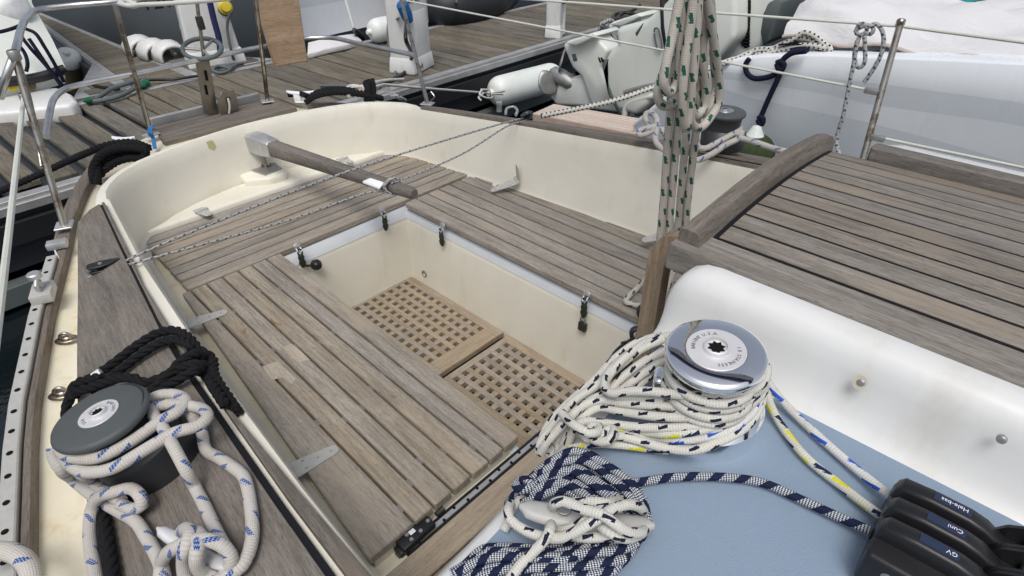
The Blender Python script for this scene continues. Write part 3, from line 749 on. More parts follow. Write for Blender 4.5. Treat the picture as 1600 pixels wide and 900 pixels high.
# wood plugs and pale repair patches on the lid
# --- rudder stock block and tiller
blk = slab('tiller_plinth', yacht, [(-.96, YC - .10, .463), (-.78, YC - .125, .463), (-.70, YC - .02, .463), (-.70, YC + .06, .463), (-.80, YC + .12, .463), (-.96, YC + .10, .463)], .05, 'cream', bev=.015, seg=3)
pl = [P(x, y, .47) for x, y in ((380, 261), (419, 246), (441, 262), (414, 273))]
slab('stock_plate', yacht, pl, .012, 'castalu', bev=.003)
sc = P(416, 259, .47)
lathe('rudder_stock', yacht, T(sc.x, sc.y, .465), [(.026, 0), (.026, .012), (.020, .014), (.017, .02), (.017, .16), (0, .16)], 'steel', 24)
ta, tb = V((-.915, YC + .005, .600)), P(648, 303, .665)
tiller = thing('tiller', 'long grey wooden tiller with a cast metal head, reaching forward over the aft seat', 'tiller', sc)
d = (tb - ta).normalized()
def tsec(p_, w, h, ch):
    y = V((0, 0, 1)).cross(d).normalized(); z = d.cross(y)
    return [p_ + y * a + z * b for a, b in ((-w, -h + ch), (-w + ch, -h), (w - ch, -h), (w, -h + ch), (w, h - ch), (w - ch, h), (-w + ch, h), (-w, h - ch))]
L_ = (tb - ta).length
rows = [tsec(ta + d * (L_ * t), .036 - .014 * t, .036 - .014 * t, .005 + .005 * t) for t in (.17, .3, .5, .7, .9, .985)] + [tsec(tb, .017, .017, .008)]
surf('tiller_bar', tiller, rows, 'teak_dark', closed=True, caps=True, angle=50, gx=d)
rows = [tsec(ta + d * (L_ * t), w, h, .01) for t, w, h in ((-.012, .026, .03), (0, .038, .045), (.02, .042, .050), (.10, .042, .050), (.185, .038, .042), (.19, .036, .038))]
surf('tiller_head', tiller, rows, 'alu', closed=True, caps=True, angle=40)
lathe('head_bolt', tiller, along(ta - d * .03, ta), [(0, 0), (.010, .0), (.012, .006), (.012, .018), (.008, .02), (.008, .05)], 'steel', 6)
q = P(590, 288, .668)
strip('tiller_cleat', tiller, [q + d * -.06 + V((0, -.03, .012)), q + d * .05 + V((0, -.03, .008))], [q + d * -.04 + V((0, .0, .022)), q + d * .045 + V((0, .0, .022))], .012, 'paper', bev=.003)

# --- pull-up latches hanging on the well walls
def latch(at, along_, n_, label, padlock=False, knob=False):
    """at: point on the flange; along_: along the wall, n_: into the well"""
    o = thing('hasp', label, 'hasp', at, 'hasps hanging on the cockpit well walls')
    al = V(along_).normalized(); n_ = V(n_).normalized(); up = V((0, 0, 1))
    Mx = frame(at, al, n_) @ Matrix.Scale(1.2, 4)                 # x along, z out of the wall, y = up
    a = Acc(); b_, _ = prism_bm([(-.014, .006, .004), (.014, .006, .004), (.012, .018, .001), (0, .022, -.002), (-.012, .018, .001)], .004, (0, 0, 1), .0008); a.bm(b_)
    a.tube([(-.008, .004, .004), (-.007, -.006, .014), (0, -.010, .016), (.007, -.006, .014), (.008, .004, .004)], .0026, 8, step=.004)
    a.build('hasp_plate', 'alu', o, Mx=Mx)
    y = -.008
    ring = Acc().tube([(-.007, y - .0, .012), (0, y + .010, .014), (.007, y, .012), (.006, y - .016, .012), (0, y - .022, .012), (-.006, y - .016, .012)], .0034, 8, True, .004); ring.build('shackle', 'bronze', o, Mx=Mx)
    bdy = Acc(); b_ = lathe_bm([(0, .0), (.009, .004), (.0125, .014), (.010, .026), (.0135, .036), (.010, .048), (.006, .056), (0, .06)], 14); bdy.bm(b_, T(0, y - .012, .011) @ Rx(PI / 2) @ Matrix.Diagonal((1, .7, 1, 1)))
    bdy.build('toggle', 'bronze', o, Mx=Mx)
    if padlock:
        p_ = Acc(); b_ = box_bm(.030, .034, .015, .004, 2); p_.bm(b_, T(0, y - .105, .012)); p_.build('padlock_body', 'bronze', o, Mx=Mx)
        Acc().tube([(-.009, y - .09, .012), (-.009, y - .073, .012), (0, y - .062, .012), (.009, y - .073, .012), (.009, y - .09, .012)], .0028, 8, step=.004).build('padlock_shackle', 'castalu', o, Mx=Mx)
    if knob:
        lathe('knob', o, Mx @ T(.045, y - .075, .02), [(0, -.02), (.014, -.017), (.021, -.004), (.021, .006), (.013, .018), (0, .021)], 'black', 20)
        Acc().tube([(.0, y - .06, .011), (.02, y - .07, .013), (.04, y - .075, .018)], .005, 8, step=.005).build('knob_stem', 'bronze', o, Mx=Mx)
    return o
wa = lambda px, py: PX(px, py, WX0 + .012)
wp = lambda px, py: PY(px, py, WY1 - .012)
latch(wa(597, 332), (0, 1, 0), (1, 0, 0), 'green bronze hasp on the aft well wall close to the corner under the tiller end')
latch(wa(465, 388), (0, 1, 0), (1, 0, 0), 'green bronze hasp with a round black knob on the aft well wall', knob=True)
latch(wp(692, 356), (1, 0, 0), (0, -1, 0), 'green bronze hasp on the port well wall nearest the aft corner')
latch(wp(917, 464), (1, 0, 0), (0, -1, 0), 'green bronze hasp with a dark padlock hanging from the port well wall', padlock=True)

# --- sole gratings
def grating(x0, nx, ny, label, endx):
    g_ = thing('grating', label, 'grating', (x0 + .3, -.15, -.03), 'teak gratings on the cockpit sole')
    h = .0125; p_ = .05; yA = WY1 - .038; yB = -.372
    xa = x0 - h - (.032 if nx > 10 else .07); xb = endx
    ytop = .0 + h                                        # hole centres run from y=0 towards starboard
    yl = -(ny - 1) * p_ - h
    plank('grating_border', g_, (xa, (ytop + yA) / 2, 0), (xb, (ytop + yA) / 2, 0), yA - ytop, .028, 'teak_warm', bev=.002)
    plank('grating_border', g_, (xa, (yl + yl - .10) / 2, 0), (xb, (yl + yl - .10) / 2, 0), .10, .028, 'teak_warm', bev=.002)
    xe = x0 + (nx - 1) * p_ + h
    plank('grating_border', g_, ((xa + x0 - h) / 2, ytop - .0005, .0005), ((xa + x0 - h) / 2, yl + .0005, .0005), x0 - h - xa, .028, 'teak_warm', bev=.002)
    if xb - xe > .01: plank('grating_border', g_, ((xb + xe) / 2, ytop - .0005, .0005), ((xb + xe) / 2, yl + .0005, .0005), xb - xe, .028, 'teak_warm', bev=.002)
    for j in range(ny - 1): plank('grating_slat', g_, (x0 - h, -(j + .5) * p_, -.0008), (xe, -(j + .5) * p_, -.0008), p_ - 2 * h, .024, 'teak_warm', bev=.0012)
    for i in range(nx - 1): plank('grating_slat', g_, (x0 + (i + .5) * p_, ytop, -.0026), (x0 + (i + .5) * p_, yl, -.0026), p_ - 2 * h, .026, 'teak_warm', bev=.0012)
    return g_
grating(.0, 12, 7, 'square holed teak grating at the aft end of the cockpit sole', .648)
grating(.7217, 12, 7, 'square holed teak grating at the forward end of the cockpit sole', 1.40)

# --- winches
def star(r0, r1, n=8): return [((r0 if k % 2 else r1) * math.cos(PI * k / n), (r0 if k % 2 else r1) * math.sin(PI * k / n)) for k in range(2 * n)]
def winch(ctr, zb, R, Rb, mats, label, plate_r, letters, lean=(0, 0), rib=False, base=None):
    """ctr: centre of the top disc; zb: deck height under the base"""
    H = ctr.z - zb; Mx = frame(ctr, (1, 0, 0), (lean[0], lean[1], 1))
    if rib: dp = [(R * .90, -.020), (R * .86, -.030), (R * .84, -.05), (R * .86, -H * .52), (R * 1.0, -H * .62), (Rb * .95, -H * .76), (Rb, -H * .90), (Rb, -H - .01), (0, -H - .01)]
    else: dp = [(R * .86, -.022), (R * .66, -.030), (R * .60, -.05), (R * .62, -.085), (R * .72, -.10), (Rb * .95, -.106), (Rb * 1.02, -.112), (Rb * 1.02, -.128), (Rb * .98, -H - .01), (0, -H - .01)]
    if base is None: w = lathe('winch', yacht, Mx, [(0, -.02)] + dp, mats[1], 56, label)
    else:
        w = lathe('winch', yacht, frame(base, (1, 0, 0), (-.05, -.30, 1)), [(0, .055), (Rb * .78, .055), (Rb * .93, .048), (Rb, .03), (Rb * 1.03, -.01), (Rb * 1.03, -.04)], mats[1], 56, label)
        lathe('winch_drum', w, frame(ctr, (1, 0, 0), ctr - base), [(R * .9, -.018), (R * .78, -.03), (R * .68, -.045), (R * .70, -.10)], mats[1], 48)
    lathe('winch_top', w, Mx, [(plate_r, -.0005), (R * .9, -.0015), (R * .97, -.004), (R, -.009), (R * .995, -.014), (R * .93, -.021), (R * .6, -.024), (plate_r, -.024)], mats[0], 72, angle=50)
    lathe('name_plate', w, Mx, [(.0, -.004), (plate_r - .0006, -.004), (plate_r - .0006, .0006), (plate_r * .97, .0011), (plate_r * .40, .0011), (plate_r * .40, -.003)], mats[2], 48)
    s = plate_r * .44
    lathe('handle_socket', w, Mx, [(s * .98, -.006), (s, .003), (s * .93, .0075), (s * .80, .0085), (s * .76, .0055), (s * .75, .004), (0, .004)], mats[2], 40)
    bm = bmesh.new(); vs = [bm.verts.new((x, y, .0048)) for x, y in star(s * .47, s * .70)]; bm.faces.new(vs); r_ = bmesh.ops.extrude_face_region(bm, geom=bm.faces[:]); 
    for e in r_['geom']:
        if isinstance(e, bmesh.types.BMVert): e.co.z -= .002
    link('socket_star', bm_mesh(bm), 'hole', w, Mx, smooth=False)
    ac = Acc()
    for txt, a0, step, sz in letters:
        for k, ch in enumerate(txt):
            if ch == ' ': continue
            a = a0 - k * step
            ac.bm(text_bm(ch, sz, T(plate_r * .74 * math.cos(a), plate_r * .74 * math.sin(a), .0013) @ Rz(a - PI / 2), .0002))
    l_ = ac.build('lettering', 'ink', w, Mx=Mx); l_['kind'] = 'stuff'
    return w
W1 = P(154, 646, .90); WB = P(238, 696, .775)
winch(W1, zt(W1.x) + .0, .0855, .10, ('winchgrey', 'winchdrum', 'plate'), 'grey sheet winch on the starboard coaming wound with thick white rope', .036, [('BARIENT', 2.2, .22, .0085), ('USA', -1.3, .25, .0085)], rib=True, lean=(-.10, -.10), base=WB)
W2 = P(1119, 546, 1.155)
winch(W2, zc(W2.y), .0725, .084, ('chrome', 'chrome', 'plate'), 'polished stainless winch on the cabin top with a rope coil round it', .043, [('BARIENT U.S.A.', 3.75, .135, .0078), ('STAINLESS', .25, .15, .0078), ('10', .75, .2, .0078)], lean=(0, -.10))
W3 = P(1133, 172, .935)
winch(W3, .80, .085, .105, ('winchgrey', 'winchdrum', 'steelbright'), 'grey sheet winch on the port coaming behind the hanging mainsheet', .036, [], rib=True)
box('winch_bracket', yacht, T(*P(1056, 598, 1.06)) @ Rz(.5), (.07, .04, .03), 'chrome', .008, 3)

# --- cleats
def cleat(A, B, mat, h=.045, w=.017, thick=.011, label=None):
    A, B = V(A), V(B); L = (B - A).length; Mx = along(A, B)
    rows = []
    for t in (0, .02, .06, .15, .3, .42, .5, .58, .7, .85, .94, .98, 1):
        e = math.sin(PI * min(1, max(0, t))) ** .28 if 0 < t < 1 else .35
        ww = w * (.55 + .45 * math.sin(PI * t) ** .5) * (e if t in (0, .02, .98, 1) else 1); hh = thick * (.62 + .38 * math.sin(PI * t)) * (.7 if t in (0, 1) else 1)
        z = .012 * (abs(t - .5) * 2) ** 2
        rows.append([(t * L, ww * math.cos(a), z + hh * math.sin(a)) for a in [2 * PI * k / 12 for k in range(12)]])
    vs, fs = loft(rows, True, True); a = Acc(); a.add([Mx @ v_ for v_ in vs], fs)
    for t in (.36, .64): a.bm(box_bm(.045, .026, h, .006, 2), Mx @ T(t * L, 0, -h / 2))
    a.bm(box_bm(L * .5, .034, .008, .003), Mx @ T(L / 2, 0, -h))
    return a.build('cleat', mat, yacht, label, 50)
ca, cb = P(812, 800, 1.0), P(1022, 813, 1.025)
ck = cleat(ca, cb, 'fitting', .05, .019, .012, 'large cast alloy horn cleat on the blue cabin top')
mid = ca.lerp(cb, .34)
lathe('cleat_bolt', ck, T(mid.x, mid.y, mid.z + .012), [(.010, 0), (.010, .0025), (.0085, .003), (.007, .0018), (0, .0018)], 'castalu', 24)
cleat(P(250, 832, .805), P(362, 889, .812), 'plate', .045, .0135, .009, 'small alloy cleat on the starboard coaming ahead of the grey winch')
cleat(P(448, 146, .645), P(492, 146, .645), 'paper', .05, .016, .012, 'white mooring cleat on the port quarter by the pontoon')
cleat(P(176, 218, .645), P(212, 218, .645), 'paper', .05, .016, .012, 'white mooring cleat on the starboard quarter beside the black warp')

# --- rope clutch with three levers
cl0, cl1, cl2 = P(1409, 735, 1.075), P(1371, 827, 1.075), P(1565, 808, 1.075)
ydir = (cl1 - cl0).normalized(); xdir = (cl2 - cl0); xdir = (xdir - ydir * xdir.dot(ydir)).normalized(); Wd = (cl1 - cl0).length; zz = V((0, 0, 1))
def cm(x, y, z): return cl0 + xdir * x + ydir * y + V((0, 0, z))
Mc = Matrix(((xdir.x, -ydir.x, 0, cl0.x), (xdir.y, -ydir.y, 0, cl0.y), (0, 0, 1, cl0.z), (0, 0, 0, 1)))
if Mc.determinant() < 0: Mc = Matrix(((xdir.x, ydir.x, 0, cl0.x), (xdir.y, ydir.y, 0, cl0.y), (0, 0, 1, cl0.z), (0, 0, 0, 1)))
KS = .80; Mc = Mc @ Matrix.Scale(KS, 4); Wd /= KS
sy = 1 if (Mc.to_3x3() @ V((0, 1, 0))).dot(ydir) > 0 else -1
LC = .26
clutch = box('rope_clutch', yacht, Mc @ T(LC / 2 + .0, sy * (Wd / 2 + .013), -.06), (LC, Wd + .034, .07), 'black', .008, 3, label='black triple rope clutch at the right edge of the cabin top')
ac = Acc()
n3 = Wd / 3
names = ('Hale-bas', 'Cuni', 'GV')
for k in range(3):
    y = sy * (n3 * (k + .5)); rows = []
    hw = n3 * .33
    for x, z0, z1, ww in ((.000, -.03, -.022, .72), (.003, -.03, -.008, .9), (.010, -.03, .001, 1), (.05, -.028, .004, 1), (.10, -.026, .003, 1), (.122, -.026, -.002, .98), (.135, -.026, -.010, .95), (.15, -.026, -.018, .9)):
        c_ = .005
        rows.append([(x, y - hw * ww, z0), (x, y - hw * ww, z1 - c_), (x, y - hw * ww + c_ * .4, z1 - c_ * .4), (x, y - hw * ww + c_, z1), (x, y + hw * ww - c_, z1), (x, y + hw * ww - c_ * .4, z1 - c_ * .4), (x, y + hw * ww, z1 - c_), (x, y + hw * ww, z0)])
    vs, fs = loft([[Mc @ V(q) for q in r] for r in rows], True, True); me = fixn(mesh(vs, fs))
    lv = link('clutch_lever', me, 'black', clutch, None, None, 50)
    slab('lever_label', clutch, [Mc @ V(q) for q in ((.050, y - hw * .5, .0052), (.100, y - hw * .5, .0044), (.100, y + hw * .5, .0044), (.050, y + hw * .5, .0052))], .001, 'navystrip', bev=0)
    Mt = Mc @ T((.077, .086, .090)[k], y, .0056) @ Rz(PI) @ Ry(.0)
    t_ = Acc().bm(text_bm(names[k], .0105, Mt @ T(0, 0, 0), .0002)); tl = t_.build('lettering', 'paper', clutch)
    # cheeks and sheave with its bright pin
    for s in (-1, 1):
        rows = []
        for x, z1 in ((.13, -.03), (.145, -.004), (.165, .010), (.19, .012), (.22, .004), (.245, -.015), (.26, -.04)):
            yy_ = y + s * n3 * .42; rows.append([(x, yy_ - .003, -.06), (x, yy_ - .003, z1), (x, yy_ + .003, z1), (x, yy_ + .003, -.06)])
        vs, fs = loft([[Mc @ V(q) for q in r] for r in rows], True, True); link('clutch_cheek', fixn(mesh(vs, fs)), 'black', clutch, None, None, 30)
    lathe('clutch_pin', clutch, Mc @ T(.178, y, -.012) @ Rx(PI / 2) @ T(0, 0, -n3 * .4), [(0, 0), (.0075, 0), (.0075, n3 * .8), (0, n3 * .8)], 'steelbright', 18)
    lathe('sheave', clutch, Mc @ T(.205, y, -.03) @ Rx(PI / 2) @ T(0, 0, -n3 * .3), [(0, 0), (.022, 0), (.016, n3 * .3), (.022, n3 * .6), (0, n3 * .6)], 'black', 24)
lathe('clutch_bolt', clutch, Mc @ T(.035, sy * (Wd + .0295), -.050) @ Rx(-sy * PI / 2), [(.0075, 0), (.0075, .002), (.005, .003), (.004, .001), (0, .001)], 'castalu', 20)
lathe('rope_eye', clutch, Mc @ T(-.001, sy * (n3 * 2.5), -.04) @ Ry(-PI / 2), [(.009, 0), (.011, .002), (.0085, .004), (.006, .001), (0, .001)], 'black', 20)

# screw heads in the white moulding
for x, y in ((1345, 598), (1565, 687)):
    q = PY(x, y, -.628); lathe('screw_head', yacht, frame(q, (1, 0, 0), (0, -.97, .24)), [(.006, -.004), (.0058, .001), (.004, .003), (0, .0035)], 'castalu', 16)
M['rust'] = plain('rust_bloom', (.60, .55, .44), .5, .3, .2, 60)
q = PY(1344, 597, -.6275); bm = bmesh.new(); bmesh.ops.create_circle(bm, cap_ends=True, segments=20, radius=.0095)
link('rust_ring', bm_mesh(bm), 'rust', yacht, frame(q + V((0, -.0015, 0)), (1, 0, 0), (0, -.97, .24)) @ Matrix.Diagonal((1, 1.25, 1, 1)))
# --- deck fairleads, genoa car, stops
def eye(c):
    a = Acc(); a.bm(lathe_bm([(0, 0), (.034, 0), (.034, .003), (.030, .006), (.016, .007), (.012, .012), (0, .014)], 24), T(*c) @ Rz(1.0) @ Matrix.Diagonal((1.0, .62, 1, 1)))
    Mx = T(*c) @ Rz(1.0)
    a.tube([Mx @ V(q) for q in ((-.018, 0, .004), (-.012, 0, .02), (0, 0, .026), (.012, 0, .02), (.018, 0, .004))], .005, 10, step=.005)
    return a.build('fairlead', 'steel', yacht, angle=50)
eye(P(105, 531, .552)); eye(P(97, 617, .552))
def onrail(px, py): return P(px, py, .60)
rx_ = (onrail(60, 500) - onrail(85, 400)).normalized()
c = onrail(70, 462); Mr = along(c, c + rx_)
car = Acc(); car.bm(box_bm(.095, .062, .034, .005, 2), Mr @ T(0, 0, .012)); car = car.build('genoa_car', 'fitting', yacht, 'alloy lead car with an upright plunger clamped on the starboard rail')
lathe('plunger', car, Mr @ T(-.005, 0, .028), [(.011, 0), (.011, .028), (.008, .03), (.008, .038), (.020, .04), (.021, .054), (.017, .058), (0, .058)], 'alu', 24)
Acc().tube([Mr @ V(q) for q in ((.02, .0, .03), (.026, .0, .055), (.012, .004, .065))], .007, 10, step=.01).build('car_arm', 'alu', car)
c = onrail(90, 383); box('rail_stop', yacht, along(c, c + rx_) @ T(0, 0, .004), (.042, .066, .026), 'alu', .004, 2)
# --- tiller line blocks
def block(c, d, L=.075, label=None):
    Mx = along(c, V(c) + V(d)); a = Acc()
    for s in (-1, 1):
        b_, _ = prism_bm([(-L * .1, -.009, s * .010), (-L * .02, -.018, s * .010), (L * .35, -.021, s * .010), (L * .75, -.014, s * .010), (L, -.006, s * .010), (L, .006, s * .010), (L * .75, .014, s * .010), (L * .35, .021, s * .010), (-L * .02, .018, s * .010), (-L * .1, .009, s * .010)], .006, (0, 0, 1), .002); a.bm(b_, Mx @ T(0, 0, .024) if s > 0 else Mx @ T(0, 0, .027))
    a.bm(lathe_bm([(0, -.006), (.016, -.006), (.013, 0), (.016, .006), (0, .006)], 20), Mx @ T(L * .35, 0, .018))
    o = a.build('block', 'black', yacht, label)
    lathe('block_pin', o, Mx @ T(L * .35, 0, .033), [(.007, 0), (.006, .003), (0, .003)], 'castalu', 16)
    lathe('block_eye', o, Mx @ T(-L * .05, 0, .0), [(.018, 0), (.018, .003), (.008, .006), (.008, .02), (0, .02)], 'castalu', 16)
    return o
BS, BP = P(146, 430, zt(.1) - .035), P(828, 184, zt(.1) - .005)
BSi = BS + (tb - BS).normalized() * .07; BPi = BP + (tb - BP).normalized() * .06
block(BS, BSi - BS, .085, 'black tiller line block on the starboard coaming plank'); block(BP, BPi - BP, .085, 'black tiller line block on the port coaming')
# traveller end fitting
te = P(655, 832, .385); Mt = along(te, P(720, 775, .385))
a = Acc(); a.bm(box_bm(.10, .038, .022, .004, 2), Mt @ T(-.01, 0, .004)); a.bm(box_bm(.05, .030, .03, .004, 2), Mt @ T(-.045, 0, -.012)); tf = a.build('traveller_end', 'black', yacht)
for x, y in ((.03, 0), (0, -.008), (-.03, .009), (-.03, -.009)): lathe('end_screw', tf, Mt @ T(x, y, .0152), [(.0055, -.001), (.005, .0022), (0, .0026)], 'castalu', 12)
box('end_plate', tf, Mt @ T(-.016, .006, .0156), (.016, .012, .0012), 'paper', .0003)
lathe('car_knob', tf, Mt @ T(.06, .004, .004) @ Ry(PI / 2), [(0, 0), (.007, 0), (.007, .02), (.009, .024), (0, .024)], 'bronze', 14)

# --- pushpit
ps = reg(bpy.data.objects.new('pushpit', None), T(-1.3, YC, .6), yacht)
def stan(foot, top, plate=True, par=ps, r=.0125):
    tube('stanchion', par, [foot, top], r, 'steel', 14)
    if plate: box('stanchion_base', par, T(foot.x, foot.y, foot.z) @ Rz(math.atan2(foot.y - YC, foot.x + .2) + PI / 2), (.075, .06, .008), 'alu', .002)
F1, F2, F3, F4 = P(100, 352, .605), P(236, 210, .585), P(418, 158, .585), P(668, 162, .60)
T1 = P(22, 86, 1.20); T2 = P(180, 8, 1.23); T3 = P(398, -14, 1.23); T4 = P(612, -60, 1.24)
stan(F1, T1); stan(F2, T2); stan(F3, T3); stan(F4, T4)
tube('top_rail', ps, [P(0, 152, 1.06), P(10, 118, 1.14), T1, P(33, 45, 1.23), P(44, 26, 1.23), P(62, 15, 1.23), P(110, 9, 1.23), P(188, 2, 1.23), P(300, -16, 1.23)], .0135, 'steelbright', 14)
tube('lower_rail', ps, [P(72, 214, .83), P(77, 180, .88), P(86, 152, .90), P(105, 138, .90), P(135, 130, .90), P(207, 116, .90), P(300, 96, .90), P(400, 75, .90), P(440, 68, .90), P(480, 60, .90), P(516, 59, .90), P(560, 68, .90), P(648, 86, .90)], .0135, 'steelbright', 14)
for q in (P(22, 86, 1.205), P(39, 152, 1.0)): lathe('rail_clamp', ps, T(q.x, q.y, q.z - .018), [(.018, 0), (.020, .004), (.020, .03), (.016, .036)], 'castalu', 16)
tube('corner_brace', ps, [P(28, 92, 1.17), P(50, 170, .95), P(65, 260, .75)], .008, 'steel', 10)
# bare board strapped to the pushpit
bx = -1.455
slab('outboard_pad', yacht, [PX(430, 104, bx), PX(481, 96, bx), PX(465, -16, bx), PX(395, -12, bx)], .03, 'board', n=(.97, -.1, .15), bev=.004, label='bare wooden outboard pad fixed upright to the pushpit')
# wheel and slotted bar of the steering gear
wq = P(331, 178, .58); wt_ = V((wq.x, wq.y, .88))
gear = slab('gear_post', yacht, [PX(319, 178, wq.x), PX(341, 178, wq.x), PX(327, 92, wq.x), PX(305, 92, wq.x)], .022, 'agedsteel', n=(.97, -.2, .1), bev=.002, label='slotted steel post with a small grey wheel standing on the stern')
for y0, y1 in ((110, 126), (133, 148)): slab('slot', gear, [PX(322, y1, wq.x + .0035), PX(326, y1, wq.x + .0035), PX(323, y0, wq.x + .0035), PX(319, y0, wq.x + .0035)], .002, 'hole', n=(.97, -.2, .1), bev=0)
wc = PX(316, 76, wq.x); nrm = V((.34, -.12, .93)).normalized(); Mw = frame(wc, (0, 1, 0), nrm)
Acc().tube([Mw @ V((.100 * math.cos(a), .100 * math.sin(a), 0)) for a in [2 * PI * k / 24 for k in range(24)]], .0125, 10, True).build('small_wheel', 'hose', gear)
for k in range(3):
    a0 = .5 + 2 * PI * k / 3; Acc().tube([Mw @ V((.012 * math.cos(a0), .012 * math.sin(a0), -.006)), Mw @ V((.096 * math.cos(a0), .096 * math.sin(a0), 0))], .008, 8).build('wheel_spoke', 'castalu', gear)
tube('gear_shaft', gear, [PX(319, 92, wq.x), PX(316, 70, wq.x), PX(311, 30, wq.x), PX(305, -20, wq.x)], .010, 'steel', 12)
box('gear_lug', gear, T(*PX(313, 36, wq.x)), (.03, .035, .07), 'bronze', .006, 2)
# bow-shaped stern bracket with a cord through it
b0 = P(357, 176, .58)
slab('stern_bracket', yacht, [PX(343, 178, b0.x), PX(373, 173, b0.x), PX(371, 156, b0.x), PX(366, 141, b0.x), PX(346, 143, b0.x), PX(341, 158, b0.x)], .016, 'agedsteel', n=(.97, -.1, .2), bev=.002)
lathe('bracket_hole', yacht, frame(PX(357, 154, b0.x + .002), (0, 1, 0), (.97, -.1, .2)), [(.011, 0), (.011, .003), (0, .003)], 'hole', 16)
tube('bracket_cord', yacht, [PX(356, 153, b0.x + .012), PX(359, 165, b0.x + .02), PX(358, 177, b0.x + .012)], .006, 'r_cord', 8)
# starboard and port guard wires
def wire(name, pts, r=.0045, mat='r_wire'): return tube(name, yacht, pts, r, mat, 8, step=.15)
wire('guard_wire', [P(37, 152, 1.0), P(0, 478, .985), V((2.0, -1.80, .97))], .0085)
PF, PT = V((1.60, 1.255, .60)), P(1407, 36, 1.22)
stan(PF, PT, par=yacht, r=.0135)
lathe('stanchion_cap', yacht, T(PT.x, PT.y, PT.z - .01), [(.017, 0), (.017, .02), (.012, .026), (0, .027)], 'steel', 16)
up0 = V((-.72, .80, 1.21)); low0 = P(655, 36, 1.08)
wire('guard_wire', [up0, PT + V((-.0, 0, -.012))], .0058); wire('guard_wire', [PT + V((0, 0, -.012)), V((3.3, 1.34, 1.22))], .0058)
lo = PF.lerp(PT, .545); lo2 = PF.lerp(PT, .36)
lo = PF.lerp(PT, .0) + (PT - PF) * .60
wire('guard_wire', [F4.lerp(T4, .70), V((lo.x, lo.y, lo.z))], .0055); wire('guard_wire', [PF.lerp(PT, .34), V((3.3, 1.36, PF.lerp(PT, .34).z + .02))], .0058)
for q, s in ((lo, -1), (PF.lerp(PT, .34), 1)):
    box('wire_toggle', yacht, T(q.x + s * .035, q.y - .01, q.z), (.055, .02, .024), 'castalu', .004, 2)
box('wire_toggle', yacht, T(*(F4.lerp(T4, .70) + V((.03, 0, 0)))), (.05, .02, .022), 'castalu', .004, 2)
# small fittings on the port rail and the quarter
q = P(780, 174, .60); lathe('rail_pin', yacht, T(*q), [(.016, 0), (.016, .035), (.019, .04), (.019, .055), (0, .057)], 'alu', 16)
Acc().tube([P(790, 178, .61), P(793, 169, .61), P(802, 167, .61), P(808, 172, .61), P(806, 180, .61)], .008, 10).build('rail_eye', 'alu', yacht)
Acc().tube([F4 + V((.03, 0, .02)), F4 + V((.06, .01, .05)), F4 + V((.03, .01, .075))], .005, 8).build('base_loop', 'steel', yacht)

# worn pale patches on the lid and a faded stain on the coaming
M['patch'] = wood('bare_teak_patch', (.33, .275, .20), (.50, .43, .33), spread=.05)
rp = random.Random(11)
def seen(px, py):
    bpy.context.view_layer.update()
    ok, loc, nrm, *_ = SC.ray_cast(bpy.context.evaluated_depsgraph_get(), CAM, ray(px, py).normalized()); return loc, nrm
for pts in (((444, 541), (456, 537), (470, 548), (484, 562), (468, 566), (456, 560)), ((410, 572), (432, 565), (448, 578), (462, 592), (456, 600), (440, 590), (424, 594))):
    slab('worn_patch', stb, [P(x, y, ZL + .0006) for x, y in pts], .0005, 'patch', (1, -.05, 0), bev=0)
M['stain'] = plain('olive_stain', (.47, .44, .22), .5)
c_, n0 = seen(328, 221)
for pts in (((321, 212), (331, 210), (332, 219), (324, 221)), ((322, 222), (333, 220), (338, 229), (334, 235), (326, 232))):
    q = []
    for x, y in pts:
        l, n_ = seen(x, y); q.append(l + n_ * .0012)
    slab('stain_mark', yacht, q, .001, 'stain', n=n0, bev=0)

# boom over the cockpit: the mainsheet hangs from it and the polished winch mirrors it
bo = surf('boom', yacht, [[(x, YC + .09 + .055 * math.cos(a), 2.42 + .075 * math.sin(a)) for a in [2 * PI * k / 20 for k in range(20)]] for x in (-.1, 1.5, 5.0)], 'alu', closed=True, caps=True)
surf('sail_cover', bo, [[(x, YC + .09 + (.13 + .02 * math.sin(x * 7)) * k_ * math.cos(a), 2.56 + (.17 + .02 * math.sin(x * 5)) * k_ * math.sin(a)) for a in [2 * PI * k / 20 for k in range(20)]] for x, k_ in ((0.0, .5), (.1, .8), (.6, .9), (1.2, 1), (1.8, 1.05), (2.5, 1.15), (3.4, 1.3), (4.9, 1.6))], 'navy', closed=True, caps=True, angle=80)

# ================================================================== ROPES
def D(px, py, h):
    z = .76
    for _ in range(5): q = P(px, py, z); z = zt(q.x) - dropz(q.x, YC - q.y) + h
    return P(px, py, z)
def C(px, py, h):
    z = 1.0
    for _ in range(5): q = P(px, py, z); z = zc(q.y) + h
    return P(px, py, z)
def zm(pts, s, ox, oy): return [(a[0] / s + ox, a[1] / s + oy) + tuple(a[2:]) for a in pts]
def rope(name, label, strands, r, mat, cat='rope', seg=12, laid=False, step=.009, group=None, pitch=.07, colours=None):
    a = Acc()
    for k, s in enumerate(strands):
        if laid: a.laid(s, r, pitch)
        else: a.tube(s, r, seg, step=step, mi=(colours[k] if colours else 0))
    o = a.build(name, mat, None, label, 60); o['category'] = cat
    if group: o['group'] = group
    return o
R1 = .0112
s = []
s.append([P(x, y, z) for x, y, z in ((92, 700, .862), (103, 711, .862), (130, 716, .866), (159, 713, .87), (209, 687, .872), (252, 657, .874), (280, 642, .874), (291, 628, .872), (276, 617, .87), (252, 617, .868), (226, 628, .866), (205, 640, .86))])
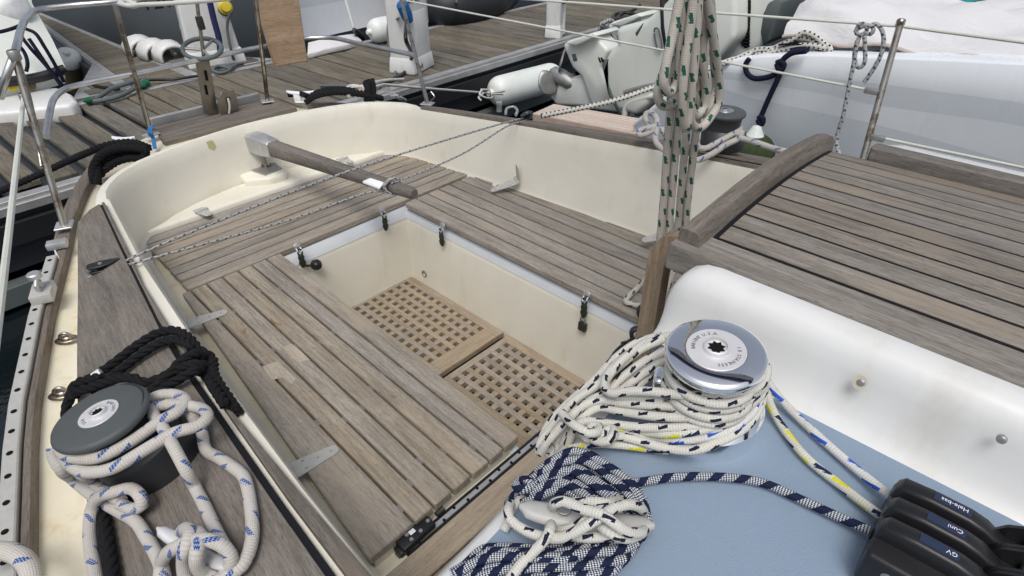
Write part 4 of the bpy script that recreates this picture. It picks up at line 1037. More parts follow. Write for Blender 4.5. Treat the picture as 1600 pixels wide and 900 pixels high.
s.append([P(x, y, z) for x, y, z in ((100, 712, .842), (112, 728, .842), (132, 737, .846), (175, 732, .86), (231, 700, .872), (273, 676, .874), (310, 665, .872), (324, 652, .870), (318, 640, .868), (295, 634, .868), (262, 632, .868), (240, 637, .868), (240, 648, .868), (253, 666, .868))] + [D(x, y, h) for x, y, h in ((273, 702, .095), (292, 738, .06), (304, 760, .02), (321, 793, .02), (338, 831, .03), (352, 858, .045))])
s.append([P(83, 700, .855), P(84, 713, .845), P(95, 732, .83)] + [D(x, y, h) for x, y, h in ((113, 748, .035), (140, 770, .030), (167, 788, .022), (188, 800, .02), (212, 815, .02), (228, 838, .02), (244, 866, .02), (255, 895, .02), (260, 930, .02))])
s.append([P(108, 716, .845), P(126, 738, .835), D(146, 752, .04), D(165, 768, .04), D(190, 783, .035)])
s.append([D(x, y, h) for x, y, h in ((152, 930, .02), (150, 900, .02), (143, 863, .02), (140, 828, .022), (143, 797, .034), (152, 779, .052), (180, 768, .06), (204, 763, .056), (219, 775, .05), (222, 789, .036), (207, 795, .03), (188, 788, .03))])
s.append([P(286, 632, .862), P(295, 640, .855), P(302, 652, .845)] + [D(x, y, h) for x, y, h in ((314, 671, .03), (322, 703, .02), (343, 716, .019), (367, 732, .019), (381, 745, .019), (392, 793, .019), (393, 847, .019), (378, 884, .022), (350, 902, .022), (320, 915, .02))])
s.append([D(x, y, h) for x, y, h in ((250, 905, .02), (252, 882, .028), (258, 868, .05), (274, 856, .072), (300, 845, .080), (327, 844, .078), (352, 856, .060), (362, 875, .04), (352, 892, .022))])
s.append([D(x, y, h) for x, y, h in ((293, 925, .02), (289, 900, .03), (287, 878, .055), (290, 855, .085), (297, 836, .084), (292, 826, .07), (284, 832, .05), (284, 846, .03))])
s.append([D(x, y, h) for x, y, h in ((342, 905, .02), (322, 898, .032), (308, 884, .06), (308, 860, .085), (314, 842, .078), (308, 832, .06), (302, 842, .03))])
rope('sheet_rope', 'thick white rope with blue flecks wound on the starboard grey winch and cleat', s, R1, 'r_white_blue', 'rope', 14)
# black laid rope slung over the coaming
R2 = .0115
A1 = [(120, 605, .02), (135, 596, .02), (167, 575, .02), (209, 543, .02), (247, 520, .022), (272, 516, .024), (295, 527, .024), (312, 547, .012)]
def shift(l, dx, dy, dh=0): return [(a + dx, b + dy, c + dh) for a, b, c in l]
def drop(pts):
    o = []
    for x, y, z in pts:
        l, n_ = seen(x, y); o.append(l + (n_ if n_.dot(CAM - l) > 0 else -n_) * .010 + V((0, 0, .006)))
    return o
s = [[D(*q) for q in A1] + drop(((326, 566, .74), (343, 592, .66), (362, 622, .57), (380, 650, .50))),
     [D(*q) for q in shift(A1, 5, 15)[1:-1]] + drop(((302, 551, .76), (318, 577, .70), (340, 606, .61), (360, 632, .53), (374, 650, .49))),
     [D(*q) for q in ((120, 612, .045), (146, 604, .045), (180, 592, .05), (205, 590, .045), (228, 598, .03), (252, 590, .02), (287, 573, .02), (312, 569, .022))] + drop(((330, 585, .72), (348, 612, .62), (366, 640, .52))),
     [D(*q) for q in ((222, 628, .03), (236, 612, .025), (263, 586, .022), (287, 561, .03), (308, 552, .03))] + drop(((324, 572, .745), (338, 596, .68), (352, 622, .58))),
     [D(*q) for q in ((225, 636, .02), (245, 615, .02), (275, 595, .03), (304, 580, .035))] + drop(((322, 592, .73), (340, 618, .63), (356, 642, .52))),
     [D(*q) for q in ((112, 612, .03), (104, 640, .012), (118, 700, .012), (140, 750, .012), (152, 782, .014), (158, 800, .016), (166, 830, .016), (172, 865, .016), (178, 905, .016), (181, 930, .016))],
     [D(*q) for q in ((118, 620, .03), (112, 612, .035), (118, 601, .04), (140, 592, .045), (160, 590, .045))]]
bl = rope('black_warp', 'black laid rope looped over the starboard coaming behind the grey winch', s, R2, 'r_black', 'rope', laid=True)
w0, w1 = D(149, 592, .026), D(161, 584, .026)
Acc().tube([w0, w1], .0165, 14, step=.02).build('whipping', 'paper', bl)
o = Acc().tube([P(-40, 875, .66), P(-10, 862, .665), (P(12, 861, .67)), P(35, 872, .665), P(48, 892, .66), P(52, 925, .65)], .018, 14).build('rope_end', 'r_white_blue'); tag(o, 'bit of thick white and blue rope at the bottom left corner outside the perforated rail', 'rope')
# tiller lines
t1 = P(613, 290, .668)
s = [[BSi + V((0, 0, .012)), P(216, 398, .742), P(400, 322, .735), P(560, 262, .73), P(803, 188, .745), BPi + V((0, 0, .018))], [BSi + V((.008, 0, .008)), P(224, 407, .74), BSi.lerp(t1, .55) + V((0, 0, -.012)), P(585, 299, .65), P(604, 300, .645)], [BPi + V((.01, 0, .008)), P(795, 196, .745), BPi.lerp(t1, .5) + V((0, 0, -.01)), P(625, 282, .685), P(612, 286, .69)]]
for k in range(3):
    c = t1 + d * (.012 * k - .012); y_ = V((0, 0, 1)).cross(d).normalized(); z_ = d.cross(y_)
    s.append([c + (y_ * math.cos(a) + z_ * math.sin(a)) * .034 + d * (.02 * math.sin(a + k)) for a in [2 * PI * j / 10 for j in range(11)]])
rope('tiller_line', 'thin grey speckled line from side to side across the cockpit lashing the tiller', s, .0042, 'r_thin', 'rope', 8, step=.03)
# mainsheet: falls and the hank hung on them
s = []
for xa, xb, xc, xd, dx in ((1030, 1038, 1045, 1064, 0), (1042, 1050, 1059, 1078, .014), (1054, 1064, 1073, 1094, -.008), (1065, 1076, 1088, 1110, .01)):
    s.append([V((1.405 + dx * .5, .0 + (xa - 1048) * -.0005, .46)), PX(xa, 385, 1.42 + dx), PX(xb, 300, 1.42 + dx), PX(xc, 200, 1.42 + dx), PX(xd, 0, 1.42 + dx), PX(xd + 9, -90, 1.42 + dx), PX(xd + 16, -160, 1.42 + dx), V((1.42 + dx, YC + .09 + (xa - 1048) * .001, 2.36))])
loops = [((1078, -60), (1062, 30), (1044, 95), (1030, 132), (1028, 152), (1038, 166), (1052, 160), (1058, 130), (1062, 60), (1080, -60)),
         ((1072, -60), (1054, 40), (1041, 100), (1037, 130), (1046, 145), (1057, 132), (1064, 70), (1074, -60)),
         ((1096, -60), (1108, 20), (1119, 90), (1124, 140), (1121, 165), (1108, 186), (1094, 200), (1080, 190), (1082, 120), (1094, -60)),
         ((1104, -60), (1112, 30), (1116, 100), (1118, 140), (1108, 168), (1096, 178), (1090, 150), (1094, 60), (1100, -60)),
         ((1108, -60), (1102, 20), (1097, 90), (1103, 140), (1100, 168), (1088, 180), (1078, 160), (1078, 80), (1088, -60)),
         ((1090, -60), (1080, 30), (1070, 100), (1066, 160), (1072, 200), (1079, 160), (1086, 80), (1094, -60))]
for k, l in enumerate(loops): s.append([PX(x, y, 1.43 + .022 * (k % 3) + .012) for x, y in l])
s.append([P(1034, 404, .60), P(1018, 425, .5), P(996, 450, .425), P(980, 466, .416), P(978, 472, .416), P(990, 476, .416), P(1008, 480, .43)])
ms = rope('mainsheet', 'beige mainsheet with green flecks hanging in a hank over the port seat', s, .0108, 'r_green', 'rope', 12)
bt = thing('sheet_block', 'black mainsheet blocks with bright cheeks at the foot of the hanging sheet', 'block', (1.40, -.02, .38))
for q, r_ in ((V((1.40, .0, .445)), .034), (P(1006, 487, .44), .026), (P(995, 522, .40), .026)):
    Mx = frame(q, (1, .2, 0), (.5, -.75, .45))
    lathe('block_cheek', bt, Mx, [(0, -.018), (r_, -.018), (r_ * .8, -.006), (r_ * .8, .006), (r_, .018), (r_ * .7, .02), (r_ * .66, .017), (0, .017)], 'black', 24)
    lathe('block_hub', bt, Mx, [(0, .024), (r_ * .45, .022), (r_ * .62, .016)], 'chrome', 20)
for pts in (((1004, 498, .43), (1001, 508, .42), (998, 518, .41)), ((990, 528, .40), (966, 545, .39), (952, 565, .385), (948, 590, .385), (950, 600, .385)), ((985, 535, .40), (972, 536, .40), (975, 545, .39), (955, 570, .388))):
    Acc().tube([P(*q) for q in pts], .006, 8).build('block_cord', 'black', bt)

# halyard tails round the cabin top winch
Rh = .0071
def H(pts): return [P(a / 3.214 + 820, b / 3.214 + 480, z) for a, b, z in pts]
wound = []
def ring(z, r, a0, a1, n=14): return [V((W2.x + r * math.cos(a0 + (a1 - a0) * k / n), W2.y + r * math.sin(a0 + (a1 - a0) * k / n), z)) for k in range(n + 1)]
s = []
s.append(H(((1214, 300, 1.118), (1190, 385, 1.112), (1090, 428, 1.11), (950, 446, 1.108), (800, 442, 1.10), (640, 424, 1.09), (520, 422, 1.075), (430, 432, 1.06), (400, 400, 1.055), (420, 330, 1.055), (500, 250, 1.05), (600, 190, 1.06), (720, 145, 1.08), (800, 150, 1.09))))
s.append(H(((1210, 340, 1.10), (1170, 420, 1.094), (1050, 470, 1.088), (880, 503, 1.08), (700, 495, 1.065), (500, 482, 1.045), (370, 468, 1.03), (300, 490, 1.025), (220, 560, 1.02), (120, 670, .99), (80, 735, .96))))
s.append(H(((1204, 370, 1.092), (1160, 440, 1.088), (1000, 522, 1.078), (820, 553, 1.065), (640, 546, 1.05), (480, 522, 1.03), (370, 505, 1.02), (300, 545, 1.012), (240, 605, 1.0), (190, 690, .97), (200, 745, .95))))
s.append(H(((1202, 400, 1.08), (1155, 470, 1.078), (980, 573, 1.066), (800, 602, 1.05), (600, 604, 1.03), (420, 586, 1.015), (300, 575, 1.015), (255, 600, 1.01), (215, 690, .98), (165, 745, .95))))
s.append(H(((1190, 440, 1.065), (1120, 590, 1.052), (960, 682, 1.042), (850, 718, 1.032), (700, 706, 1.018), (560, 668, 1.014), (450, 645, 1.02), (380, 660, 1.02), (310, 660, 1.015), (280, 610, 1.025))))
s.append(H(((700, 160, 1.075), (580, 215, 1.06), (470, 300, 1.045), (380, 380, 1.035), (250, 470, 1.01), (150, 580, .98), (80, 680, .95), (72, 730, .94), (95, 700, .955))))
s.append(H(((730, 210, 1.07), (610, 265, 1.055), (500, 345, 1.04), (420, 425, 1.03), (300, 490, 1.01), (200, 590, .985), (115, 690, .955), (125, 748, .94), (155, 700, .955))))
s.append(H(((740, 255, 1.06), (640, 305, 1.05), (540, 375, 1.04), (460, 430, 1.035), (400, 440, 1.03), (330, 470, 1.025), (240, 580, 1.0), (170, 690, .965), (180, 745, .95), (215, 690, .97))))
s.append(H(((745, 290, 1.04), (650, 335, 1.035), (560, 400, 1.03), (520, 445, 1.025))))
s.append(H(((690, 140, 1.07), (560, 180, 1.05), (450, 260, 1.03), (350, 365, 1.015), (220, 480, .99), (120, 590, .965), (75, 690, .94))))
s.append(H(((650, 150, 1.06), (520, 240, 1.06), (440, 320, 1.055), (405, 390, 1.05), (440, 440, 1.05), (560, 450, 1.06), (700, 470, 1.07))))
# knot
s.append(H(((185, 530, 1.03), (225, 575, 1.035), (270, 605, 1.04), (320, 632, 1.04), (365, 625, 1.035), (370, 600, 1.03), (335, 598, 1.028), (320, 640, 1.02), (360, 672, 1.02), (420, 670, 1.03), (450, 630, 1.035), (435, 608, 1.03), (405, 625, 1.03), (390, 690, 1.02))))
for k in range(5): s[k] = ring(s[k][0].z, .083, 2.6, 1.15, 6) + s[k]
for k in range(7):
    z = 1.025 + k * .0135; s.append(ring(z, .060 + .002 * math.sin(k * 2.1), -2.9, 3.3, 28))
hal = s
s2 = [H(((1192, 420, 1.08), (1120, 500, 1.072), (950, 600, 1.058), (750, 637, 1.038), (560, 625, 1.012), (440, 612, 1.012), (380, 640, 1.0), (300, 690, .995), (225, 712, .985)))]
s2.append(H(((720, 722, .999), (640, 712, 1.0), (450, 690, 1.003), (330, 688, 1.0), (230, 712, .985))))
s3 = [H(((1190, 440, 1.072), (1130, 545, 1.062), (1000, 632, 1.05), (820, 668, 1.034), (640, 658, 1.01), (480, 645, 1.012)))]
s2.append([C(x, y, h) for x, y, h in ((1184, 570, .05), (1194, 590, .045), (1200, 622, .03), (1218, 660, .014), (1258, 713, .0125), (1310, 756, .013), (1368, 800, .02), (1390, 815, .022))])
s3.append([C(x, y, h) for x, y, h in ((1182, 560, .06), (1193, 584, .055), (1206, 606, .04), (1232, 637, .018), (1288, 690, .0125), (1340, 735, .014), (1384, 770, .022), (1400, 784, .022))])
rope('halyard_coil', 'white rope with navy flecks coiled in many turns round the polished winch', hal, Rh, 'r_white_navy', 'rope', 12)
rope('halyard', 'white rope with yellow flecks leading from the polished winch to the black clutch', s2, Rh * .9, 'r_white_yellow', 'rope', 12)
rope('halyard', 'white rope with royal blue flecks leading from the polished winch to the black clutch', s3, Rh * .9, 'r_white_royal', 'rope', 12)
# navy coil
def Nv(pts): return [C(a / 4.092 + 700, b / 4.092 + 680, h) for a, b, h in pts]
s = []
up = [((430, 345), (520, 288), (620, 192), (760, 122), (880, 112), (1000, 182), (1130, 272), (1222, 362), (1262, 470), (1275, 570), (1230, 660)),
      ((585, 262), (640, 212), (750, 168), (860, 158), (980, 228), (1095, 318), (1180, 410), (1215, 500), (1225, 600), (1190, 690)),
      ((575, 290), (690, 222), (820, 208), (945, 290), (1050, 372), (1130, 455), (1160, 560), (1130, 660)),
      ((560, 316), (670, 264), (795, 258), (905, 335), (1000, 418), (1060, 500), (1070, 600)),
      ((500, 380), (600, 330), (720, 305), (830, 350), (910, 415), (980, 500), (990, 600)),
      ((470, 435), (560, 400), (690, 352), (780, 360), (850, 415), (900, 500)),
      ((560, 395), (640, 345), (700, 330), (760, 335)),
      ((600, 240), (700, 145), (800, 100), (930, 142), (1060, 222), (1170, 310), (1240, 420))]
def resamp(l, n=14):
    p_ = smooth_path([V((a, b, 0)) for a, b in l], 4); L = [0]
    for a, b in zip(p_, p_[1:]): L.append(L[-1] + (b - a).length)
    o = []; j = 0
    for i in range(n):
        d_ = L[-1] * i / (n - 1)
        while j < len(L) - 2 and L[j + 1] < d_: j += 1
        f_ = (d_ - L[j]) / max(1e-6, L[j + 1] - L[j]); q = p_[j].lerp(p_[j + 1], min(1, f_)); o.append((q.x, q.y))
    return o
def between(a, b, f=.5): return [(p_[0] * (1 - f) + q[0] * f, p_[1] * (1 - f) + q[1] * f) for p_, q in zip(resamp(a), resamp(b))]
up = up + [between(up[0], up[1]), between(up[1], up[2]), between(up[2], up[3]), between(up[3], up[4]), between(up[0], up[7])]
for k, l in enumerate(up): s.append(Nv([(a, b, .010 + .008 * ((k * 2) % 3) + .012 * math.sin(PI * j / (len(l) - 1))) for j, (a, b) in enumerate(l)]))
s.append(Nv(((560, 300, .03), (530, 330, .035), (470, 350, .035), (432, 325, .03), (470, 285, .03), (530, 300, .04), (520, 345, .02), (430, 380, .0), (395, 415, -.02), (382, 445, -.05))))
lowr = [((1225, 655), (1100, 668), (1000, 682), (850, 702), (640, 728), (420, 722), (230, 728), (170, 770), (110, 830), (20, 885)),
        ((1205, 690), (1100, 735), (900, 752), (700, 778), (450, 778), (260, 785), (140, 830), (60, 890)),
        ((1165, 760), (1000, 798), (800, 822), (550, 828), (310, 845), (180, 880), (90, 925)),
        ((1110, 820), (900, 858), (650, 872), (420, 880), (280, 915), (200, 950)),
        ((1060, 865), (850, 903), (620, 912), (420, 930), (300, 970)),
        ((1030, 900), (850, 945), (650, 955), (500, 985)),
        ((1215, 640), (1190, 720), (1120, 800), (1040, 880), (940, 960)),
        ((960, 640), (860, 740), (760, 800), (600, 800), (380, 750), (250, 745))]
lowr = lowr + [between(lowr[k], lowr[k + 1]) for k in range(5)]
for k, l in enumerate(lowr): s.append(Nv([(a, b, .010 + .008 * ((k * 2) % 3) + .010 * math.sin(PI * j / (len(l) - 1))) for j, (a, b) in enumerate(l)]))
s.append([C(x, y, h) for x, y, h in ((960, 750, .03), (991, 754, .012), (1050, 746, .0115), (1120, 745, .0115), (1190, 754, .0115), (1250, 780, .0115), (1300, 803, .014), (1352, 826, .02), (1380, 838, .022))])
rope('navy_rope_coil', 'navy rope with white checks coiled under the alloy cleat on the cabin top', s, .0064, 'r_navy', 'rope', 12)
def K(pts): return [P(a / 4.092 + 700, b / 4.092 + 680, z) for a, b, z in pts]
s = [K(((670, 455, 1.02), (690, 432, 1.045), (740, 422, 1.05), (860, 472, 1.055), (980, 505, 1.06), (1060, 562, 1.055), (1150, 620, 1.04), (1230, 622, 1.025), (1270, 596, 1.0))),
     K(((400, 440, .985), (385, 490, 1.0), (400, 540, 1.0), (500, 612, 1.0), (620, 652, 1.005), (740, 652, 1.02), (860, 592, 1.04), (980, 520, 1.05), (1060, 468, 1.05), (1160, 442, 1.045), (1225, 460, 1.03), (1250, 490, 1.0))),
     K(((800, 432, 1.03), (880, 428, 1.04), (980, 432, 1.042), (1070, 445, 1.03))),
     K(((640, 580, .99), (700, 610, 1.0), (780, 600, 1.02), (880, 545, 1.035), (960, 490, 1.04), (1040, 430, 1.03), (1110, 415, 1.0))),
     K(((780, 640, 1.0), (900, 655, 1.005), (1040, 645, 1.01), (1140, 660, 1.01), (1240, 625, 1.0), (1275, 590, .99))),
     K(((660, 560, 1.0), (650, 610, 1.02), (620, 668, 1.015), (540, 752, 1.0), (460, 832, .99), (395, 920, .985), (360, 960, .985))),
     K(((960, 570, 1.02), (1010, 605, 1.035), (1080, 645, 1.03), (1140, 660, 1.02))),
     K(((470, 400, .97), (440, 440, .975), (395, 470, .975), (390, 540, .97), (360, 605, .96)))]
rope('lashing_rope', 'white rope with navy flecks crossed in figure eights on the alloy horn cleat', s, .0070, 'r_white_navy', 'rope', 12)
# port winch rope
def Q(pts): return [P(a / 3.75 + 960, b / 3.75 + 140, z) for a, b, z in pts]
s = [Q(((205, 215, .84), (180, 165, .87), (195, 135, .88), (225, 140, .88), (250, 200, .86), (215, 248, .83), (150, 268, .82), (142, 245, .83), (200, 225, .845), (262, 215, .85), (300, 265, .83))),
     Q(((255, 225, .86), (242, 262, .84), (245, 310, .82), (285, 350, .80), (320, 372, .79))),
     Q(((530, 180, .89), (498, 205, .88), (490, 260, .86), (490, 335, .83), (530, 345, .83), (600, 312, .84), (690, 262, .86), (735, 225, .87), (700, 215, .87))),
     Q(((520, 218, .87), (590, 222, .865), (660, 240, .86), (720, 262, .86), (745, 240, .86))),
     Q(((510, 235, .855), (580, 252, .85), (640, 272, .85))),
     Q(((440, 415, .80), (500, 410, .80), (570, 378, .82), (650, 325, .84), (730, 285, .855), (745, 255, .86))),
     Q(((735, 283, .86), (800, 300, .86), (880, 328, .86), (980, 358, .86), (1110, 382, .86), (1200, 395, .86))),
     Q(((540, 165, .89), (525, 195, .885), (500, 185, .88), (520, 170, .89)))]
rope('sheet_rope', 'beige rope with blue flecks round the port winch behind the hanging mainsheet', s, .0120, 'r_white_blue', 'rope', 12)
# line tied to the port guard wire
def U(pts, Y=1.40): return [PY(a / 3 + 1150, b / 3, Y) for a, b in pts]
s = [U(((560, 150), (580, 112), (610, 120), (610, 150), (580, 165), (560, 145), (590, 125), (630, 120), (645, 140), (630, 160), (600, 150))),
     U(((585, 160), (562, 215), (556, 280), (575, 318), (600, 300), (605, 230), (602, 170)), 1.39),
     U(((625, 125), (655, 112), (683, 140), (692, 190), (678, 260), (640, 330), (600, 388)), 1.41),
     U(((568, 190), (553, 290), (530, 400), (505, 530), (472, 668)), 1.38) + [V((1.60, 1.24, .62))]]
rope('tied_line', 'thin blue and white line knotted on the port guard wire beside the stanchion', s, .0085, 'r_thin', 'rope', 8)
# black mooring ropes on the quarters
s = []
def Z(pts, z=.64): return [P(q[0], q[1], q[2] if len(q) > 2 else z) for q in pts]
s.append(Z(((-30, 312, .40), (0, 299, .42), (55, 275, .48), (105, 252, .56), (140, 237, .63), (170, 226, .66), (205, 222, .67), (234, 231, .66))))
for dx, dy, dz in ((0, 0, 0), (3, 7, .0), (7, 13, -.02), (-2, 4, .02), (5, -1, .015), (10, 20, -.03)):
    s.append(Z(((148 + dx, 285 - dy * .6, .60 + dz), (147 + dx, 262 + dy * .4, .63 + dz), (155 + dx, 244 + dy, .66 + dz), (178 + dx, 231 + dy, .67 + dz), (205 + dx * .5, 227 + dy, .67 + dz), (228, 232 + dy, .65 + dz), (222, 243 + dy * .6, .62 + dz))))
rope('black_warp', 'black mooring rope heaped on the starboard quarter and leading down to the pontoon', s, .017, 'r_black', 'rope', laid=True)
s = []
for k in range(6):
    s.append(Z(((478 + k, 160 - k, .62), (492, 151 - k, .66), (520, 145 - k * 1.2, .68), (550, 146 - k, .67), (575, 150 - k * .6, .65), (598, 154, .62))))
s.append(Z(((452, 148, .60), (468, 146, .64), (480, 150, .65)))); s.append(Z(((572, 158, .62), (574, 140, .68), (580, 128, .70), (584, 134, .69), (582, 158, .62)))); s.append(Z(((577, 158, .62), (577, 140, .68), (571, 130, .70), (584, 126, .70))))
rope('black_warp', 'black mooring rope heaped behind the round stern coaming on the port quarter', s, .016, 'r_black', 'rope', laid=True)
s = [Z(((548, 152), (552, 140), (575, 132, .68), (600, 126, .66), (630, 124, .60))), Z(((540, 142, .67), (556, 136, .67), (580, 136, .67), (600, 132, .64))), Z(((545, 150, .66), (538, 142, .67), (550, 134, .67), (570, 137, .67)))]
rope('mooring_line', 'white and grey mooring line knotted beside the black rope on the port quarter', s, .010, 'r_cord', 'rope')
s = [Z(((596 + k * 4, 134 + k, .62), (602 + k * 4, 142 + k, .64), (612 + k * 4, 150, .63), (626 + k * 3, 156, .60))) for k in range(4)]
rope('blue_twine', 'thin blue grey twine hanging in strands on the port quarter', s, .005, 'r_thin', 'twine', 6)
s = [Z(((555 + k * 5, 151 - k, .65), (552 + k * 5, 145 - k, .67), (558 + k * 5, 141 - k, .67), (561 + k * 5, 148 - k, .65))) for k in range(6)]
rope('red_twine', 'short red and white lashing beside the black rope on the port quarter', s, .007, 'redteak', 'twine', 8)
s = [[P(236 + k, 196, .66), P(231 + k * 3, 208, .64), P(237 + k * 2, 215, .61), P(240 + k * 2, 232, .57)] for k in range(3)]
rope('blue_twine', 'blue twine tied round the foot of a pushpit stanchion', s, .004, 'bluerope', 'twine', 6)
s = [[P(188, 3, 1.24), P(200, 8, 1.25), P(212, 4, 1.25)], [P(186, 6, 1.24), P(204, 9, 1.25), P(225, 7, 1.25), P(250, 6, 1.25), P(300, 3, 1.25), P(360, -2, 1.25)], [P(192, 0, 1.25), P(206, 4, 1.26), P(214, 8, 1.25), P(206, 10, 1.24), P(196, 6, 1.24)]]
rope('white_lashing', 'white cord lashed along the top of the pushpit', s, .010, 'r_cord', 'cord', 8)

# ================================================================== NEIGHBOURING BOATS AND DOCK FURNITURE
def poly_body(name, parent, px, Y, half, mat, bev=.03, seg=3, label=None, Yf=None):
    """outline seen from the side (pixels on the near face) given real thickness across"""
    pts = [PY(x, y, Yf if Yf is not None else Y - half) for x, y in px]
    pts = [V((q.x, Y - half, q.z)) for q in pts]
    bm, _ = prism_bm(pts, 2 * half, (0, -1, 0), bev, seg)
    me = bm_mesh(bm); return link(name, me, mat, parent, None, label, 50)
# ---- motorboat lying to port
mb = thing('motorboat', 'white motorboat with pale grey side stripes and a white canvas cover lying alongside to port', 'motorboat', (1.6, 2.4, -.28))
PXS = [990, 1040, 1090, 1130, 1183, 1240, 1310, 1383, 1490, 1600, 1800, 2200]
gun = [(990, 193), (1040, 150), (1090, 112), (1130, 98), (1183, 91), (1240, 88), (1310, 90), (1383, 93), (1490, 97), (1600, 103), (1800, 112), (2200, 130)]
l1 = [(990, 197), (1040, 157), (1090, 119), (1130, 113), (1183, 116), (1310, 125), (1383, 133), (1490, 147), (1600, 162), (1800, 190), (2200, 240)]
l2 = [(990, 199), (1040, 163), (1090, 128), (1130, 124), (1183, 130), (1310, 151), (1383, 168), (1490, 183), (1600, 198), (1800, 235), (2200, 310)]
l3 = [(990, 202), (1040, 170), (1090, 140), (1130, 138), (1183, 155), (1310, 182), (1383, 197), (1490, 224), (1600, 254), (1800, 310), (2200, 420)]
YH = 1.62
hr = []
for x in PXS:
    g0 = PY(x, lerp(gun, x), YH); r = [g0 + V((0, .10, .012)), g0 + V((0, .03, .012)), g0 + V((0, .006, .006)), g0]
    for l, yo in ((l1, -.0), (l2, .005), (l3, .015)):
        q = PY(x, lerp(l, x), YH + yo); r.append(V((g0.x, YH + yo, q.z)))
    r += [V((g0.x, YH + .05, min(.30, r[-1].z - .05))), V((g0.x, YH + .25, -.35))]
    hr.append(r)
vs, fs = loft(hr); me = fixn(mesh(vs, fs)); n_ = len(hr[0]) - 1
hull = link('hull', me, ('hullwhite', 'hullgrey'), mb, None, None, 60)
for i, p_ in enumerate(me.polygons): p_.material_index = 1 if (i % n_) in (4, 6, 7) and i // n_ >= 3 else 0
surf('transom', mb, [[hr[0][0] + V((0, k * .45, 0)), hr[0][-1] + V((-.05, k * .35, 0))] for k in range(5)], 'hullwhite')
# foredeck and canvas
surf('side_deck', mb, [[r[0] + V((0, -.01, -.004)), r[0] + V((0, .25, .0))] for r in hr[3:]], 'hullwhite')
rw = random.Random(5); rows = []
for i in range(61):
    t = i / 60; r = []
    for j in range(31):
        u = j / 30
        x = .98 + t * 3.2 - u * .12
        a = u * 1.35
        hh = .27 - .13 * min(1, max(0, (t - .10) / .08)) + .05 * min(1, max(0, (t - .24) / .1)); z = 1.062 + .03 * t + hh * math.sin(min(a * 1.5, PI / 2)) ** .8 - .12 * u * u
        y = 1.70 + .06 * math.sin(t * 7) + 1.5 * u ** 1.5
        z += .03 * abs(math.sin(13 * t + 5 * u)) ** 3 * min(1, 3 * u) - .02 * abs(math.sin(9 * t - 7 * u + 1)) ** 5 * min(1, 2 * u) + .020 * math.sin(17 * t + 9 * u) * u + .024 * math.sin(26 * t - 15 * u + 2) * min(1, u * 3) * (1 - u * .4) + .014 * math.sin(58 * t + 31 * u) * (1 - u * .5); y += .03 * math.sin(40 * t + 12 * u) * min(1, 4 * u)
        if i == 0: z -= .18 * u
        r.append((x, y, z))
    rows.append(r)
surf('canvas_cover', mb, rows, 'canvas', angle=80, label='white canvas cover stretched over the cockpit')
Acc().tube([V(r[0]) + V((0, -.008, .004)) for r in rows], .008, 8, step=.1).build('cover_rope', 'redteak', mb)
strip('cover_gap', mb, [V(r[0]) + V((0, -.035, -.028)) for r in rows[:34]], [V(r[0]) + V((0, .03, -.028)) for r in rows[:34]], .006, 'hole', bev=0)
# canvas hump and teal cloth farther over
o = surf('teal_cover', None, [[PY(x, y, 3.3 + .25 * k + .0 * x) + V((0, 0, .02 * math.sin(3 * k))) for x, y in ((1455, 22 - k * 3), (1480, 12 - k * 6), (1510, 4 - k * 9), (1545, -2 - k * 12), (1580, -8 - k * 12), (1640, -10 - k * 12))] for k in range(4)], 'teal', angle=60); tag(o, 'turquoise cloth cover beyond the white canvas at the top right', 'cover')
surf('canvas_fold', mb, [[PY(x, y - k * 14, 3.0 + .22 * k) + V((0, 0, .012 * math.sin(x * .1 + k))) for x, y in ((1500, 34), (1540, 22), (1570, 12), (1600, 6), (1640, 4), (1760, 8))] for k in range(4)], 'canvas', angle=80)
# swim platform with red lined teak
sp = [P(832, 177, .42), P(866, 162, .42), P(1010, 186, .42), P(1000, 210, .42)]
plat = slab('swim_platform', mb, [q + V((0, 0, -.0015)) for q in sp], .08, 'redteak', bev=.004)
for k in range(8):
    a = sp[0].lerp(sp[1], k / 8 + .014); b = sp[3].lerp(sp[2], k / 8 + .014); a2 = sp[0].lerp(sp[1], (k + 1) / 8 - .026); b2 = sp[3].lerp(sp[2], (k + 1) / 8 - .026)
    slab('platform_slat', plat, [a, b, b2, a2], .01, 'paleteak', b - a, bev=.001)
M['redline'] = plain('red_caulk', (.42, .20, .16), .7)
plat.data.materials[0] = M['redteak']
